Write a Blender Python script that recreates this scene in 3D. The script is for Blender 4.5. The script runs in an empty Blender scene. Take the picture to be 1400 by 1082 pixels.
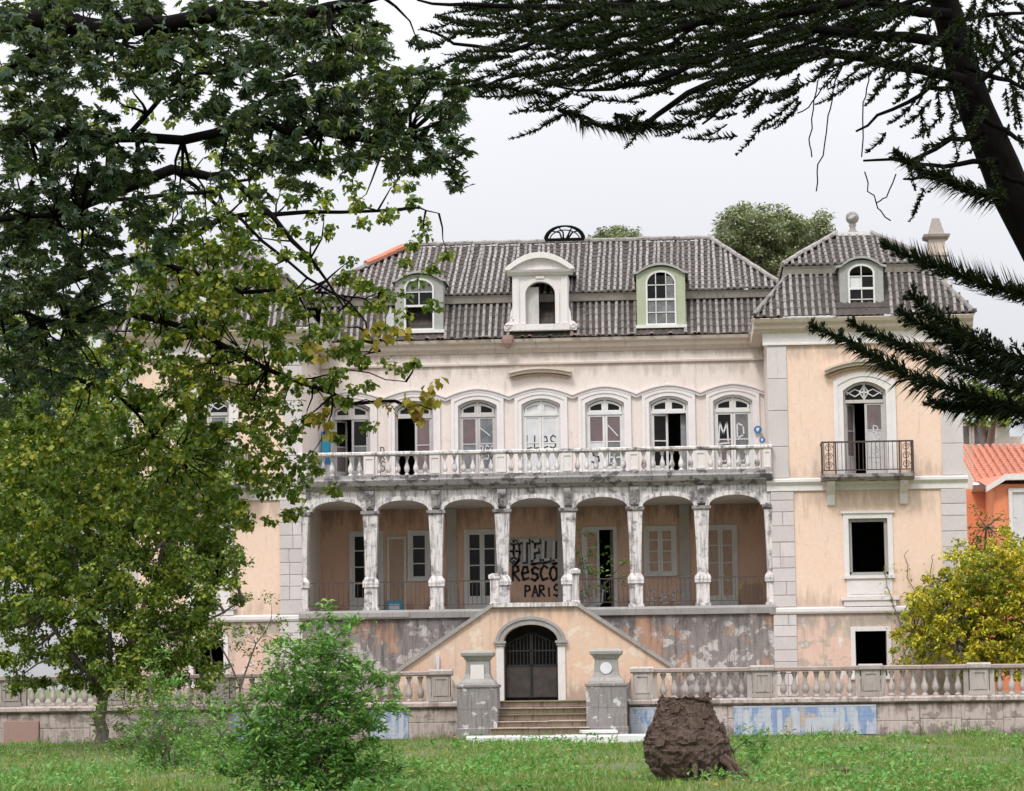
import bpy, math, random
import numpy as np
from mathutils import Vector, Matrix
random.seed(7); RNG = np.random.default_rng(11)
scn = bpy.context.scene; COL = scn.collection
rad = math.radians
# ------------------------------------------------------------------ camera
FPX = 3550.0; CAMP = np.array([4.85, 0.0, 1.65])
def _basis(yaw, p, r):
    f = np.array([-math.sin(yaw)*math.cos(p), math.cos(yaw)*math.cos(p), math.sin(p)])
    rt = np.array([math.cos(yaw), math.sin(yaw), 0.0]); up = np.cross(rt, f)
    c, s = math.cos(r), math.sin(r)
    return rt*c-up*s, up*c+rt*s, f
CR, CU, CF = _basis(rad(3.85), rad(6.3), rad(0.72))
cd = bpy.data.cameras.new('camera'); cam = bpy.data.objects.new('camera', cd); COL.objects.link(cam)
cd.sensor_width = 36; cd.lens = 36*FPX/1400; cd.clip_start = 0.5; cd.clip_end = 4000
cam.matrix_world = Matrix(((CR[0], CU[0], -CF[0], CAMP[0]), (CR[1], CU[1], -CF[1], CAMP[1]), (CR[2], CU[2], -CF[2], CAMP[2]), (0, 0, 0, 1)))
scn.camera = cam
def at(px, py, Y):
    """where the sight line through a point of the photograph meets the depth Y"""
    d = CF + CR*((px-700)/FPX) + CU*((541-py)/FPX)
    t = (Y-CAMP[1])/d[1]
    return CAMP + d*t
# ------------------------------------------------------------------ light
world = bpy.data.worlds.new('World'); scn.world = world; world.use_nodes = True
wn = world.node_tree; wn.nodes.clear()
SUN_EL, SUN_AZ = rad(52), rad(200)
sky = wn.nodes.new('ShaderNodeTexSky'); sky.sky_type = 'NISHITA'; sky.sun_disc = False
sky.sun_elevation = SUN_EL; sky.sun_rotation = SUN_AZ
bgs = wn.nodes.new('ShaderNodeBackground'); bgs.inputs[1].default_value = 0.05
wn.links.new(sky.outputs[0], bgs.inputs[0])
# closed cloud cover: a pale overcast, brighter overhead as a real overcast is
geo = wn.nodes.new('ShaderNodeNewGeometry'); sep = wn.nodes.new('ShaderNodeSeparateXYZ')
tc = wn.nodes.new('ShaderNodeTexCoord'); wn.links.new(tc.outputs['Generated'], sep.inputs[0])
mr = wn.nodes.new('ShaderNodeMapRange'); mr.inputs[1].default_value = 0.0; mr.inputs[2].default_value = 1.0
mr.inputs[3].default_value = 0.47; mr.inputs[4].default_value = 2.1
wn.links.new(sep.outputs[2], mr.inputs[0])
ns = wn.nodes.new('ShaderNodeTexNoise'); ns.inputs['Scale'].default_value = 2.2; ns.inputs['Detail'].default_value = 4
wn.links.new(tc.outputs['Generated'], ns.inputs['Vector'])
mr2 = wn.nodes.new('ShaderNodeMapRange'); mr2.inputs[1].default_value = 0.3; mr2.inputs[2].default_value = 0.7
mr2.inputs[3].default_value = 0.95; mr2.inputs[4].default_value = 1.03
wn.links.new(ns.outputs[0], mr2.inputs[0])
mu = wn.nodes.new('ShaderNodeMath'); mu.operation = 'MULTIPLY'
wn.links.new(mr.outputs[0], mu.inputs[0]); wn.links.new(mr2.outputs[0], mu.inputs[1])
bgc = wn.nodes.new('ShaderNodeBackground'); bgc.inputs[0].default_value = (0.95, 0.955, 1.0, 1)
wn.links.new(mu.outputs[0], bgc.inputs[1])
ads = wn.nodes.new('ShaderNodeMixShader'); ads.inputs[0].default_value = 0.90; wo = wn.nodes.new('ShaderNodeOutputWorld')
wn.links.new(bgs.outputs[0], ads.inputs[1]); wn.links.new(bgc.outputs[0], ads.inputs[2]); wn.links.new(ads.outputs[0], wo.inputs[0])
sl = bpy.data.lights.new('sun', 'SUN'); sl.energy = 1.5; sl.angle = rad(12); sl.color = (1.0, 0.965, 0.92)
so = bpy.data.objects.new('sun', sl); COL.objects.link(so)
# sun stands behind the camera, a little to the left, high up behind thin cloud
sd = Vector((math.sin(SUN_AZ)*math.cos(SUN_EL), math.cos(SUN_AZ)*math.cos(SUN_EL), math.sin(SUN_EL)))
so.rotation_euler = sd.to_track_quat('Z', 'Y').to_euler()
scn.view_settings.view_transform = 'Standard'; scn.view_settings.look = 'None'
scn.view_settings.exposure = 0.43; scn.view_settings.gamma = 1; scn.view_settings.use_curve_mapping = False
scn.cycles.use_denoising = True
try: scn.cycles.denoiser = 'OPENIMAGEDENOISE'
except Exception: pass
scn.cycles.max_bounces = 6; scn.cycles.diffuse_bounces = 4; scn.cycles.transparent_max_bounces = 6
# ------------------------------------------------------------------ materials
def _mat(name):
    m = bpy.data.materials.new(name); m.use_nodes = True
    nt = m.node_tree; b = nt.nodes['Principled BSDF']
    return m, nt, b
def _noise(nt, scale, detail=4, vec=None, rough=0.55):
    n = nt.nodes.new('ShaderNodeTexNoise'); n.inputs['Scale'].default_value = scale
    n.inputs['Detail'].default_value = detail; n.inputs['Roughness'].default_value = rough
    if vec is not None: nt.links.new(vec, n.inputs['Vector'])
    return n.outputs[0]
def _ramp(nt, src, lo, hi, a=0.0, b=1.0):
    r = nt.nodes.new('ShaderNodeMapRange'); r.inputs[1].default_value = lo; r.inputs[2].default_value = hi
    r.inputs[3].default_value = a; r.inputs[4].default_value = b
    nt.links.new(src, r.inputs[0]); return r.outputs[0]
def _mix(nt, fac, a, b):
    m = nt.nodes.new('ShaderNodeMix'); m.data_type = 'RGBA'
    for s, i in ((fac, 0), (a, 6), (b, 7)):
        if isinstance(s, (int, float)): m.inputs[i].default_value = s
        elif isinstance(s, tuple): m.inputs[i].default_value = (*s, 1) if len(s) == 3 else s
        else: nt.links.new(s, m.inputs[i])
    return m.outputs[2]
def _math(nt, op, a, b=0.0):
    m = nt.nodes.new('ShaderNodeMath'); m.operation = op
    for s, i in ((a, 0), (b, 1)):
        if isinstance(s, (int, float)): m.inputs[i].default_value = s
        else: nt.links.new(s, m.inputs[i])
    return m.outputs[0]
def _pos(nt, scale=(1, 1, 1)):
    g = nt.nodes.new('ShaderNodeNewGeometry')
    mp = nt.nodes.new('ShaderNodeMapping'); mp.inputs['Scale'].default_value = scale
    nt.links.new(g.outputs['Position'], mp.inputs['Vector']); return mp.outputs[0]
def _bump(nt, b, src, strength, dist=0.02):
    bp = nt.nodes.new('ShaderNodeBump'); bp.inputs['Strength'].default_value = strength; bp.inputs['Distance'].default_value = dist
    nt.links.new(src, bp.inputs['Height']); nt.links.new(bp.outputs[0], b.inputs['Normal'])
def weathered(name, base, alt, dirt, patch=0.5, streak=0.4, blotch=0.0, blotch_col=None, rough=0.85, obj_var=0.0, bump=0.35, sc=1.0, crack=0.0, zones=(), spec=0.3, soft=0.04, blotch2=None):
    """mineral surface: two tones in patches, run-down grime in vertical streaks, flaked blotches, hairline cracks"""
    m, nt, b = _mat(name)
    p = _pos(nt)
    n1 = _ramp(nt, _noise(nt, 0.9*sc, 5, p, 0.65), 0.5-0.22*patch-0.03, 0.5+0.25)
    c = _mix(nt, n1, base, alt)
    fine = _ramp(nt, _noise(nt, 7*sc, 5, p, 0.7), 0.35, 0.7, 0.0, 0.35)
    c = _mix(nt, fine, c, tuple(x*0.72 for x in base))
    if obj_var:
        oi = nt.nodes.new('ShaderNodeObjectInfo')
        c = _mix(nt, _math(nt, 'MULTIPLY', oi.outputs['Random'], obj_var), c, dirt)
    if blotch:
        bl = _ramp(nt, _noise(nt, 1.7*sc, 6, _pos(nt, (1, 1, 1.25)), 0.6), 0.62-0.22*blotch, 0.62-0.22*blotch+soft)
        c = _mix(nt, bl, c, blotch_col or dirt)
    if blotch2:
        b2 = _ramp(nt, _noise(nt, 0.75*sc, 7, _pos(nt, (1, 1, .9)), 0.7), 0.52, 0.56); c = _mix(nt, b2, c, blotch2)
        b3 = _ramp(nt, _noise(nt, 3.3*sc, 5, _pos(nt, (1.3, 1, 1)), 0.6), 0.60, 0.64, 0, .8); c = _mix(nt, b3, c, tuple(min(.7, x*1.9) for x in base))
    if streak:
        s = _ramp(nt, _noise(nt, 2.4*sc, 5, _pos(nt, (3.2, 3.2, 0.28)), 0.7), 0.66-0.3*streak, 0.84-0.2*streak, 0, 0.85)
        c = _mix(nt, s, c, dirt)
    if crack:
        v = nt.nodes.new('ShaderNodeTexVoronoi'); v.feature = 'DISTANCE_TO_EDGE'; v.inputs['Scale'].default_value = 0.8
        nz = nt.nodes.new('ShaderNodeTexNoise'); nz.inputs['Scale'].default_value = 1.6; nz.inputs['Detail'].default_value = 6; nt.links.new(_pos(nt), nz.inputs['Vector'])
        va = nt.nodes.new('ShaderNodeVectorMath'); va.operation = 'MULTIPLY_ADD'; va.inputs[1].default_value = (1.6, 1.6, 1.6); nt.links.new(nz.outputs['Color'], va.inputs[0]); nt.links.new(_pos(nt), va.inputs[2]); nt.links.new(va.outputs[0], v.inputs['Vector'])
        k = _ramp(nt, v.outputs['Distance'], 0.0, 0.011, crack*.8, 0.0)
        gate = _ramp(nt, _noise(nt, 0.8, 4, _pos(nt)), 0.52, 0.60)
        c = _mix(nt, _math(nt, 'MULTIPLY', k, gate), c, tuple(x*0.35 for x in dirt))
    if zones:       # leaks that run down from ledges and damp that climbs from the ground
        sx = nt.nodes.new('ShaderNodeSeparateXYZ'); nt.links.new(p, sx.inputs[0]); z = sx.outputs[2]
        wn_ = _noise(nt, 1.5, 6, _pos(nt, (2.2, 2.2, 0.45)), 0.7); tot = None
        for (za, zb_) in zones:          # full strength at za, gone at zb_
            f = _ramp(nt, z, zb_, za); g = _math(nt, 'LESS_THAN' if zb_ < za else 'GREATER_THAN', z, za+(.02 if zb_ < za else -.02))
            f = _math(nt, 'MULTIPLY', f, g); tot = f if tot is None else _math(nt, 'MAXIMUM', tot, f)
        k = _ramp(nt, _math(nt, 'ADD', wn_, _math(nt, 'MULTIPLY', tot, 0.30)), 0.60, 0.80, 0, 0.75)
        k = _math(nt, 'MULTIPLY', k, _ramp(nt, tot, 0, .25)); c = _mix(nt, k, c, dirt)
    nt.links.new(c, b.inputs['Base Color']); b.inputs['Roughness'].default_value = rough
    b.inputs['Specular IOR Level'].default_value = spec
    _bump(nt, b, _noise(nt, 22*sc, 6, p, 0.7), bump, 0.03)
    return m
def plain(name, col, rough=0.6, metal=0.0, var=0.25, scale=9.0, bump=0.1, spec=0.4):
    m, nt, b = _mat(name)
    n = _ramp(nt, _noise(nt, scale, 5, _pos(nt), 0.65), 0.35, 0.7)
    nt.links.new(_mix(nt, n, col, tuple(x*(1-var) for x in col)), b.inputs['Base Color'])
    b.inputs['Roughness'].default_value = rough; b.inputs['Metallic'].default_value = metal; b.inputs['Specular IOR Level'].default_value = spec
    if bump: _bump(nt, b, _noise(nt, scale*3, 4, _pos(nt)), bump)
    return m
def leafmat(name, c1, c2, c3, yellow=0.1, transl=0.3, clump=0.6, spec=0.3):
    """leaf: colour differs from leaf to leaf, with patches of turning leaves"""
    m, nt, b = _mat(name)
    g = nt.nodes.new('ShaderNodeNewGeometry'); ri = g.outputs['Random Per Island']
    c = _mix(nt, ri, c1, c2)
    nz = _noise(nt, clump, 3, _pos(nt)); t = _ramp(nt, _math(nt, 'ADD', nz, _math(nt, 'MULTIPLY', ri, 0.35)), 0.9-yellow, 0.98-yellow)
    c = _mix(nt, t, c, c3)
    nt.links.new(c, b.inputs['Base Color']); b.inputs['Roughness'].default_value = 0.5
    b.inputs['Specular IOR Level'].default_value = spec
    tr = nt.nodes.new('ShaderNodeBsdfTranslucent'); nt.links.new(_mix(nt, 0.35, c, (0.25, 0.4, 0.03)), tr.inputs[0])
    mx = nt.nodes.new('ShaderNodeMixShader'); mx.inputs[0].default_value = transl
    nt.links.new(b.outputs[0], mx.inputs[1]); nt.links.new(tr.outputs[0], mx.inputs[2])
    nt.links.new(mx.outputs[0], nt.nodes['Material Output'].inputs[0])
    return m
M = {}
M['peach'] = weathered('peach_plaster', (0.83, 0.595, 0.46), (0.81, 0.635, 0.525), (0.48, 0.36, 0.29), streak=0.26, patch=.8, zones=((12.02, 11.2), (7.45, 6.3), (7.85, 8.5), (3.84, 4.7)), crack=0.35, bump=0.15)
M['peach_low'] = weathered('peach_plaster_stained', (0.74, 0.51, 0.41), (0.68, 0.50, 0.42), (0.34, 0.28, 0.25), streak=0.42, blotch=0.45, blotch_col=(0.47, 0.40, 0.33), blotch2=(0.52, 0.44, 0.35), zones=((3.64, 2.6), (1.1, 2.4)), crack=0.7, bump=0.3)
M['pink'] = weathered('pale_pink_plaster', (0.77, 0.685, 0.625), (0.73, 0.635, 0.59), (0.46, 0.38, 0.33), patch=.9, zones=((12.06, 11.5), (12.5, 12.1)), streak=0.24, crack=0.5, bump=0.15)
M['trim'] = weathered('white_limewashed_trim', (0.76, 0.71, 0.69), (0.67, 0.62, 0.60), (0.24, 0.22, 0.22), streak=0.30, bump=0.3, sc=1.4)
M['trim_clean'] = weathered('white_window_surround', (0.78, 0.735, 0.72), (0.70, 0.65, 0.635), (0.36, 0.33, 0.32), streak=0.14, bump=0.25, sc=1.4)
M['trim_dirty'] = weathered('sooty_white_stone', (0.79, 0.745, 0.73), (0.66, 0.615, 0.605), (0.06, 0.055, 0.06), patch=0.6, blotch=0.42, blotch_col=(0.22, 0.20, 0.205), soft=0.13, streak=0.68, bump=0.5, sc=1.6)
M['slab'] = weathered('black_stained_slab_edge', (0.42, 0.39, 0.385), (0.24, 0.22, 0.22), (0.05, 0.045, 0.05), patch=0.95, blotch=0.4, blotch_col=(0.12, 0.105, 0.11), streak=0.5, bump=0.6, sc=2)
M['cornice'] = weathered('tan_cornice_stone', (0.60, 0.50, 0.42), (0.66, 0.59, 0.53), (0.30, 0.24, 0.20), streak=0.3, bump=0.3)
M['quoin'] = weathered('grey_quoin_stone', (0.68, 0.62, 0.61), (0.58, 0.53, 0.525), (0.36, 0.32, 0.31), streak=0.22, obj_var=0.30, bump=0.35, sc=1.5)
M['base_wall'] = weathered('flaked_basement_plaster', (0.31, 0.275, 0.26), (0.24, 0.21, 0.20), (0.075, 0.065, 0.065), patch=1.0, streak=0.55, blotch=0.38, blotch_col=(0.52, 0.49, 0.47), blotch2=(0.44, 0.27, 0.19), zones=((3.7, 2.6), (1.1, 2.0)), bump=0.7, crack=0.6)
M['stair_peach'] = weathered('faded_peach_stair_plaster', (0.74, 0.50, 0.36), (0.68, 0.54, 0.44), (0.36, 0.27, 0.23), zones=((3.9, 3.2), (1.1, 1.9)), streak=0.38, blotch=0.3, blotch_col=(0.72, 0.60, 0.48), bump=0.35, crack=0.4)
M['coping'] = weathered('grey_mossy_coping', (0.40, 0.38, 0.36), (0.28, 0.26, 0.25), (0.11, 0.10, 0.10), patch=0.8, streak=0.35, bump=0.5, sc=2)
M['pedestal'] = weathered('grey_streaked_pedestal_stone', (0.24, 0.215, 0.21), (0.34, 0.305, 0.295), (0.09, 0.08, 0.08), patch=0.8, streak=0.5, blotch=0.2, blotch_col=(0.56, 0.54, 0.53), bump=0.6, sc=2)
M['terrace'] = weathered('lichened_terrace_stone', (0.47, 0.39, 0.36), (0.60, 0.51, 0.475), (0.14, 0.10, 0.09), patch=0.9, streak=0.55, blotch=0.38, blotch_col=(0.30, 0.25, 0.23), zones=((.95, .55), (0, .35)), bump=0.6, crack=0.6, sc=1.5)
M['baluster'] = weathered('pale_baluster_stone', (0.60, 0.54, 0.51), (0.46, 0.40, 0.375), (0.15, 0.12, 0.11), patch=0.9, streak=0.45, obj_var=0.4, bump=0.5, sc=2)
M['rail'] = weathered('red_brown_stained_rail', (0.33, 0.245, 0.22), (0.45, 0.38, 0.35), (0.14, 0.10, 0.09), patch=0.7, streak=0.4, bump=0.5, sc=2)
M['loggia'] = weathered('terracotta_loggia_plaster', (0.70, 0.44, 0.31), (0.72, 0.52, 0.42), (0.27, 0.18, 0.14), zones=((7.36, 6.4), (3.9, 4.6)), streak=0.36, patch=0.8, bump=0.25)
M['ceiling'] = weathered('grey_loggia_ceiling', (0.66, 0.60, 0.57), (0.55, 0.48, 0.45), (0.3, 0.24, 0.21), streak=0.1)
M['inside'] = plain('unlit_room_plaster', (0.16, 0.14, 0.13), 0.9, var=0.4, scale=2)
M['tile'] = weathered('lichened_roof_tile', (0.49, 0.455, 0.435), (0.28, 0.252, 0.235), (0.10, 0.086, 0.080), patch=1.0, streak=0.45, blotch=0.35, blotch_col=(0.17, 0.145, 0.13), soft=.1, obj_var=0.6, bump=0.8, sc=3)
M['pan'] = weathered('dark_channel_tile', (0.065, 0.054, 0.049), (0.13, 0.107, 0.095), (0.03, 0.026, 0.024), patch=0.8, streak=0.2, bump=0.8, sc=3)
M['tile_red'] = weathered('fresh_red_roof_tile', (0.62, 0.22, 0.14), (0.55, 0.26, 0.18), (0.3, 0.14, 0.1), streak=0.15, obj_var=0.3, bump=0.4, sc=3)
M['tile_pink'] = weathered('faded_red_roof_tile', (0.40, 0.24, 0.20), (0.34, 0.27, 0.25), (0.15, 0.11, 0.1), streak=0.2, bump=0.5, sc=3)
M['fascia'] = weathered('grey_brown_fascia', (0.33, 0.29, 0.265), (0.42, 0.37, 0.33), (0.14, 0.12, 0.11), streak=0.3, bump=0.4)
M['wood_grey'] = weathered('silvered_dormer_boards', (0.40, 0.40, 0.38), (0.33, 0.33, 0.31), (0.17, 0.16, 0.15), streak=0.4, bump=0.4, sc=2)
M['wood_green'] = weathered('flaking_green_boards', (0.40, 0.44, 0.30), (0.46, 0.48, 0.36), (0.2, 0.2, 0.14), streak=0.35, bump=0.4, sc=2)
M['wood_white'] = weathered('white_painted_joinery', (0.74, 0.73, 0.71), (0.62, 0.60, 0.58), (0.32, 0.28, 0.26), streak=0.2, bump=0.2, sc=3)
M['wood_tired'] = weathered('tired_grey_joinery', (0.50, 0.47, 0.46), (0.60, 0.57, 0.55), (0.22, 0.19, 0.18), streak=0.35, bump=0.3, sc=3)
M['wood_brown'] = weathered('brown_shutter_boards', (0.50, 0.34, 0.25), (0.58, 0.42, 0.33), (0.24, 0.16, 0.12), streak=0.35, bump=0.3, sc=3)
M['blind'] = weathered('mauve_inner_blind', (0.16, 0.12, 0.12), (0.22, 0.165, 0.165), (0.06, 0.05, 0.05), streak=0.3, sc=3)
M['white_pane'] = weathered('whitewashed_pane', (0.68, 0.68, 0.69), (0.56, 0.56, 0.57), (0.34, 0.34, 0.35), streak=0.25, sc=3, rough=0.4)
M['grey_pane'] = weathered('dusty_grey_pane', (0.13, 0.135, 0.14), (0.27, 0.275, 0.28), (0.04, 0.04, 0.045), streak=0.3, sc=3, rough=0.3)
M['glass'] = plain('dark_window_glass', (0.012, 0.012, 0.013), 0.15, var=0.5, scale=2, bump=0, spec=0.22)
M['curtain'] = plain('pale_torn_curtain', (0.55, 0.55, 0.56), 0.9, var=0.35)
M['iron'] = plain('rusty_dark_iron', (0.10, 0.075, 0.065), 0.65, 0.3, var=0.5, scale=20)
M['gate'] = plain('black_painted_gate_iron', (0.035, 0.032, 0.032), 0.5, 0.3, var=0.4, scale=12)
M['gate_plate'] = plain('dark_brown_gate_plate', (0.075, 0.06, 0.055), 0.6, 0.2, var=0.5, scale=4)
M['marble'] = weathered('white_marble_kerb', (0.78, 0.78, 0.77), (0.66, 0.66, 0.64), (0.35, 0.36, 0.30), streak=0.15, sc=3)
M['step'] = weathered('worn_tan_step_stone', (0.50, 0.42, 0.35), (0.60, 0.51, 0.43), (0.13, 0.11, 0.09), patch=1.0, streak=0.55, bump=0.6, sc=2)
M['riser'] = weathered('undercut_shade_riser', (0.36, 0.28, 0.22), (0.48, 0.36, 0.27), (0.08, 0.065, 0.05), patch=1.0, streak=0.55, bump=0.6, sc=2)  # risers darkened in colour to imitate the shaded undercuts below the nosings
M['moss'] = weathered('mossy_tread', (0.20, 0.21, 0.10), (0.36, 0.32, 0.22), (0.1, 0.09, 0.06), patch=0.8, streak=0.1, bump=0.8, sc=3)
M['spray_black'] = plain('black_spray_paint', (0.02, 0.02, 0.022), 0.5, var=0.2)
M['spray_grey'] = plain('grey_spray_fill', (0.62, 0.61, 0.60), 0.6, var=0.25, scale=14)
M['spray_white'] = plain('white_spray_paint', (0.70, 0.70, 0.72), 0.6, var=0.25)
M['limewash'] = weathered('grey_limewash_patch', (0.50, 0.47, 0.44), (0.42, 0.37, 0.33), (0.30, 0.22, 0.18), streak=0.3, sc=2)
M['blue'] = plain('blue_sign_enamel', (0.05, 0.20, 0.40), 0.35, var=0.3)
M['cyan'] = plain('cyan_plastic', (0.03, 0.42, 0.62), 0.4, var=0.3)
M['white_plastic'] = plain('white_sign_face', (0.72, 0.74, 0.76), 0.4, var=0.15)
M['orange'] = weathered('orange_house_plaster', (0.78, 0.26, 0.12), (0.80, 0.34, 0.20), (0.5, 0.2, 0.1), streak=0.1, bump=0.1)
M['cream'] = weathered('cream_house_plaster', (0.70, 0.68, 0.62), (0.62, 0.60, 0.56), (0.35, 0.33, 0.3), streak=0.2, bump=0.1)
M['bark'] = weathered('grey_brown_bark', (0.17, 0.14, 0.12), (0.24, 0.21, 0.19), (0.06, 0.05, 0.045), streak=0.6, patch=0.8, bump=1.0, sc=4)
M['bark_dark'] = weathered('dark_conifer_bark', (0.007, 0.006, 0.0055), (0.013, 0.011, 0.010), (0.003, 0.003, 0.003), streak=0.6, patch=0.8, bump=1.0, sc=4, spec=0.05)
M['stump'] = weathered('dark_fibrous_stump', (0.085, 0.052, 0.040), (0.24, 0.175, 0.15), (0.016, 0.010, 0.007), streak=0.6, patch=1.0, bump=1.0, sc=5, spec=0.1)  # crevice shade and greyish highlights are put into the bark colour by noise
# azulejo panel: blue washes and pale figures on small square tiles
def azulejo():
    m, nt, b = _mat('blue_and_white_azulejo'); p = _pos(nt)
    n = _ramp(nt, _noise(nt, 1.9, 4, _pos(nt, (2.0, 1, 0.75)), 0.6), 0.47, 0.53)
    n2 = _ramp(nt, _noise(nt, 6, 5, p, 0.7), 0.3, 0.7, 0.0, 0.6)
    c = _mix(nt, n, (0.17, 0.26, 0.47), (0.50, 0.52, 0.56)); c = _mix(nt, n2, c, (0.33, 0.40, 0.55))
    lost = _ramp(nt, _noise(nt, 1.3, 5, p, 0.6), 0.60, 0.63); c = _mix(nt, lost, c, (0.46, 0.38, 0.33))
    w = nt.nodes.new('ShaderNodeTexBrick'); w.offset = 0; w.inputs['Scale'].default_value = 1; w.inputs['Brick Width'].default_value = 0.14
    w.inputs['Row Height'].default_value = 0.14; w.inputs['Mortar Size'].default_value = 0.006
    mp = nt.nodes.new('ShaderNodeMapping'); mp.inputs['Rotation'].default_value = (rad(-90), 0, 0); nt.links.new(p, mp.inputs[0]); nt.links.new(mp.outputs[0], w.inputs['Vector'])
    c = _mix(nt, _math(nt, 'MULTIPLY', w.outputs['Fac'], 0.5), c, (0.2, 0.17, 0.16))
    nt.links.new(c, b.inputs['Base Color']); b.inputs['Roughness'].default_value = 0.45
    return m
M['azulejo'] = azulejo()
M['azulejo_white'] = weathered('pale_azulejo_figure', (0.56, 0.57, 0.60), (0.40, 0.44, 0.54), (0.26, 0.29, 0.36), streak=0.3, patch=0.8, sc=3, rough=0.5)
def soilmat():
    m, nt, b = _mat('lawn_soil'); p = _pos(nt)
    n = _ramp(nt, _noise(nt, 0.35, 6, p, 0.65), 0.42, 0.62)
    c = _mix(nt, n, (0.075, 0.12, 0.028), (0.16, 0.145, 0.07))
    c = _mix(nt, _ramp(nt, _noise(nt, 5, 5, p, 0.7), 0.45, 0.7, 0, 0.8), c, (0.05, 0.085, 0.02))
    nt.links.new(c, b.inputs['Base Color']); b.inputs['Roughness'].default_value = 0.95
    _bump(nt, b, _noise(nt, 9, 5, p), 0.6, 0.1)
    return m
M['soil'] = soilmat()
M['dirt'] = weathered('terrace_earth', (0.28, 0.24, 0.20), (0.2, 0.2, 0.12), (0.12, 0.1, 0.08), streak=0.1, bump=0.5)
M['grass'] = leafmat('grass_blade', (0.095, 0.195, 0.035), (0.185, 0.30, 0.06), (0.30, 0.31, 0.13), yellow=0.20, transl=0.3, clump=0.5)
M['weed'] = leafmat('broad_weed_leaf', (0.07, 0.22, 0.04), (0.17, 0.36, 0.08), (0.26, 0.38, 0.10), yellow=0.12, transl=0.3)
M['leaf_dark'] = leafmat('dark_blue_green_leaf', (0.018, 0.040, 0.022), (0.085, 0.125, 0.080), (0.15, 0.18, 0.05), yellow=0.12, transl=0.18, clump=1.0)
M['leaf_olive'] = leafmat('olive_green_leaf', (0.040, 0.085, 0.008), (0.125, 0.18, 0.018), (0.30, 0.31, 0.035), yellow=0.18, transl=0.28, clump=1.2)
M['leaf_mid'] = leafmat('mid_green_leaf', (0.040, 0.085, 0.010), (0.14, 0.21, 0.025), (0.26, 0.31, 0.045), yellow=0.20, transl=0.25, clump=0.9)
M['leaf_yellow'] = leafmat('autumn_yellow_green_leaf', (0.16, 0.22, 0.025), (0.42, 0.43, 0.045), (0.66, 0.56, 0.05), yellow=0.27, transl=0.3, clump=0.8)
M['leaf_gold'] = leafmat('turned_golden_leaf', (0.30, 0.25, 0.03), (0.42, 0.30, 0.05), (0.30, 0.13, 0.04), yellow=0.12, transl=0.35, clump=2)
M['leaf_bush'] = leafmat('fresh_green_bush_leaf', (0.055, 0.17, 0.030), (0.18, 0.37, 0.08), (0.27, 0.46, 0.12), yellow=0.18, transl=0.3, clump=1.3)
M['leaf_far'] = leafmat('far_tree_leaf', (0.13, 0.155, 0.075), (0.26, 0.29, 0.15), (0.32, 0.35, 0.20), yellow=0.2, transl=0.2, clump=0.5)
M['needle'] = leafmat('dark_conifer_needle', (0.005, 0.008, 0.004), (0.014, 0.022, 0.009), (0.03, 0.04, 0.018), yellow=0.0, transl=0.08, spec=0.08)
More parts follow.
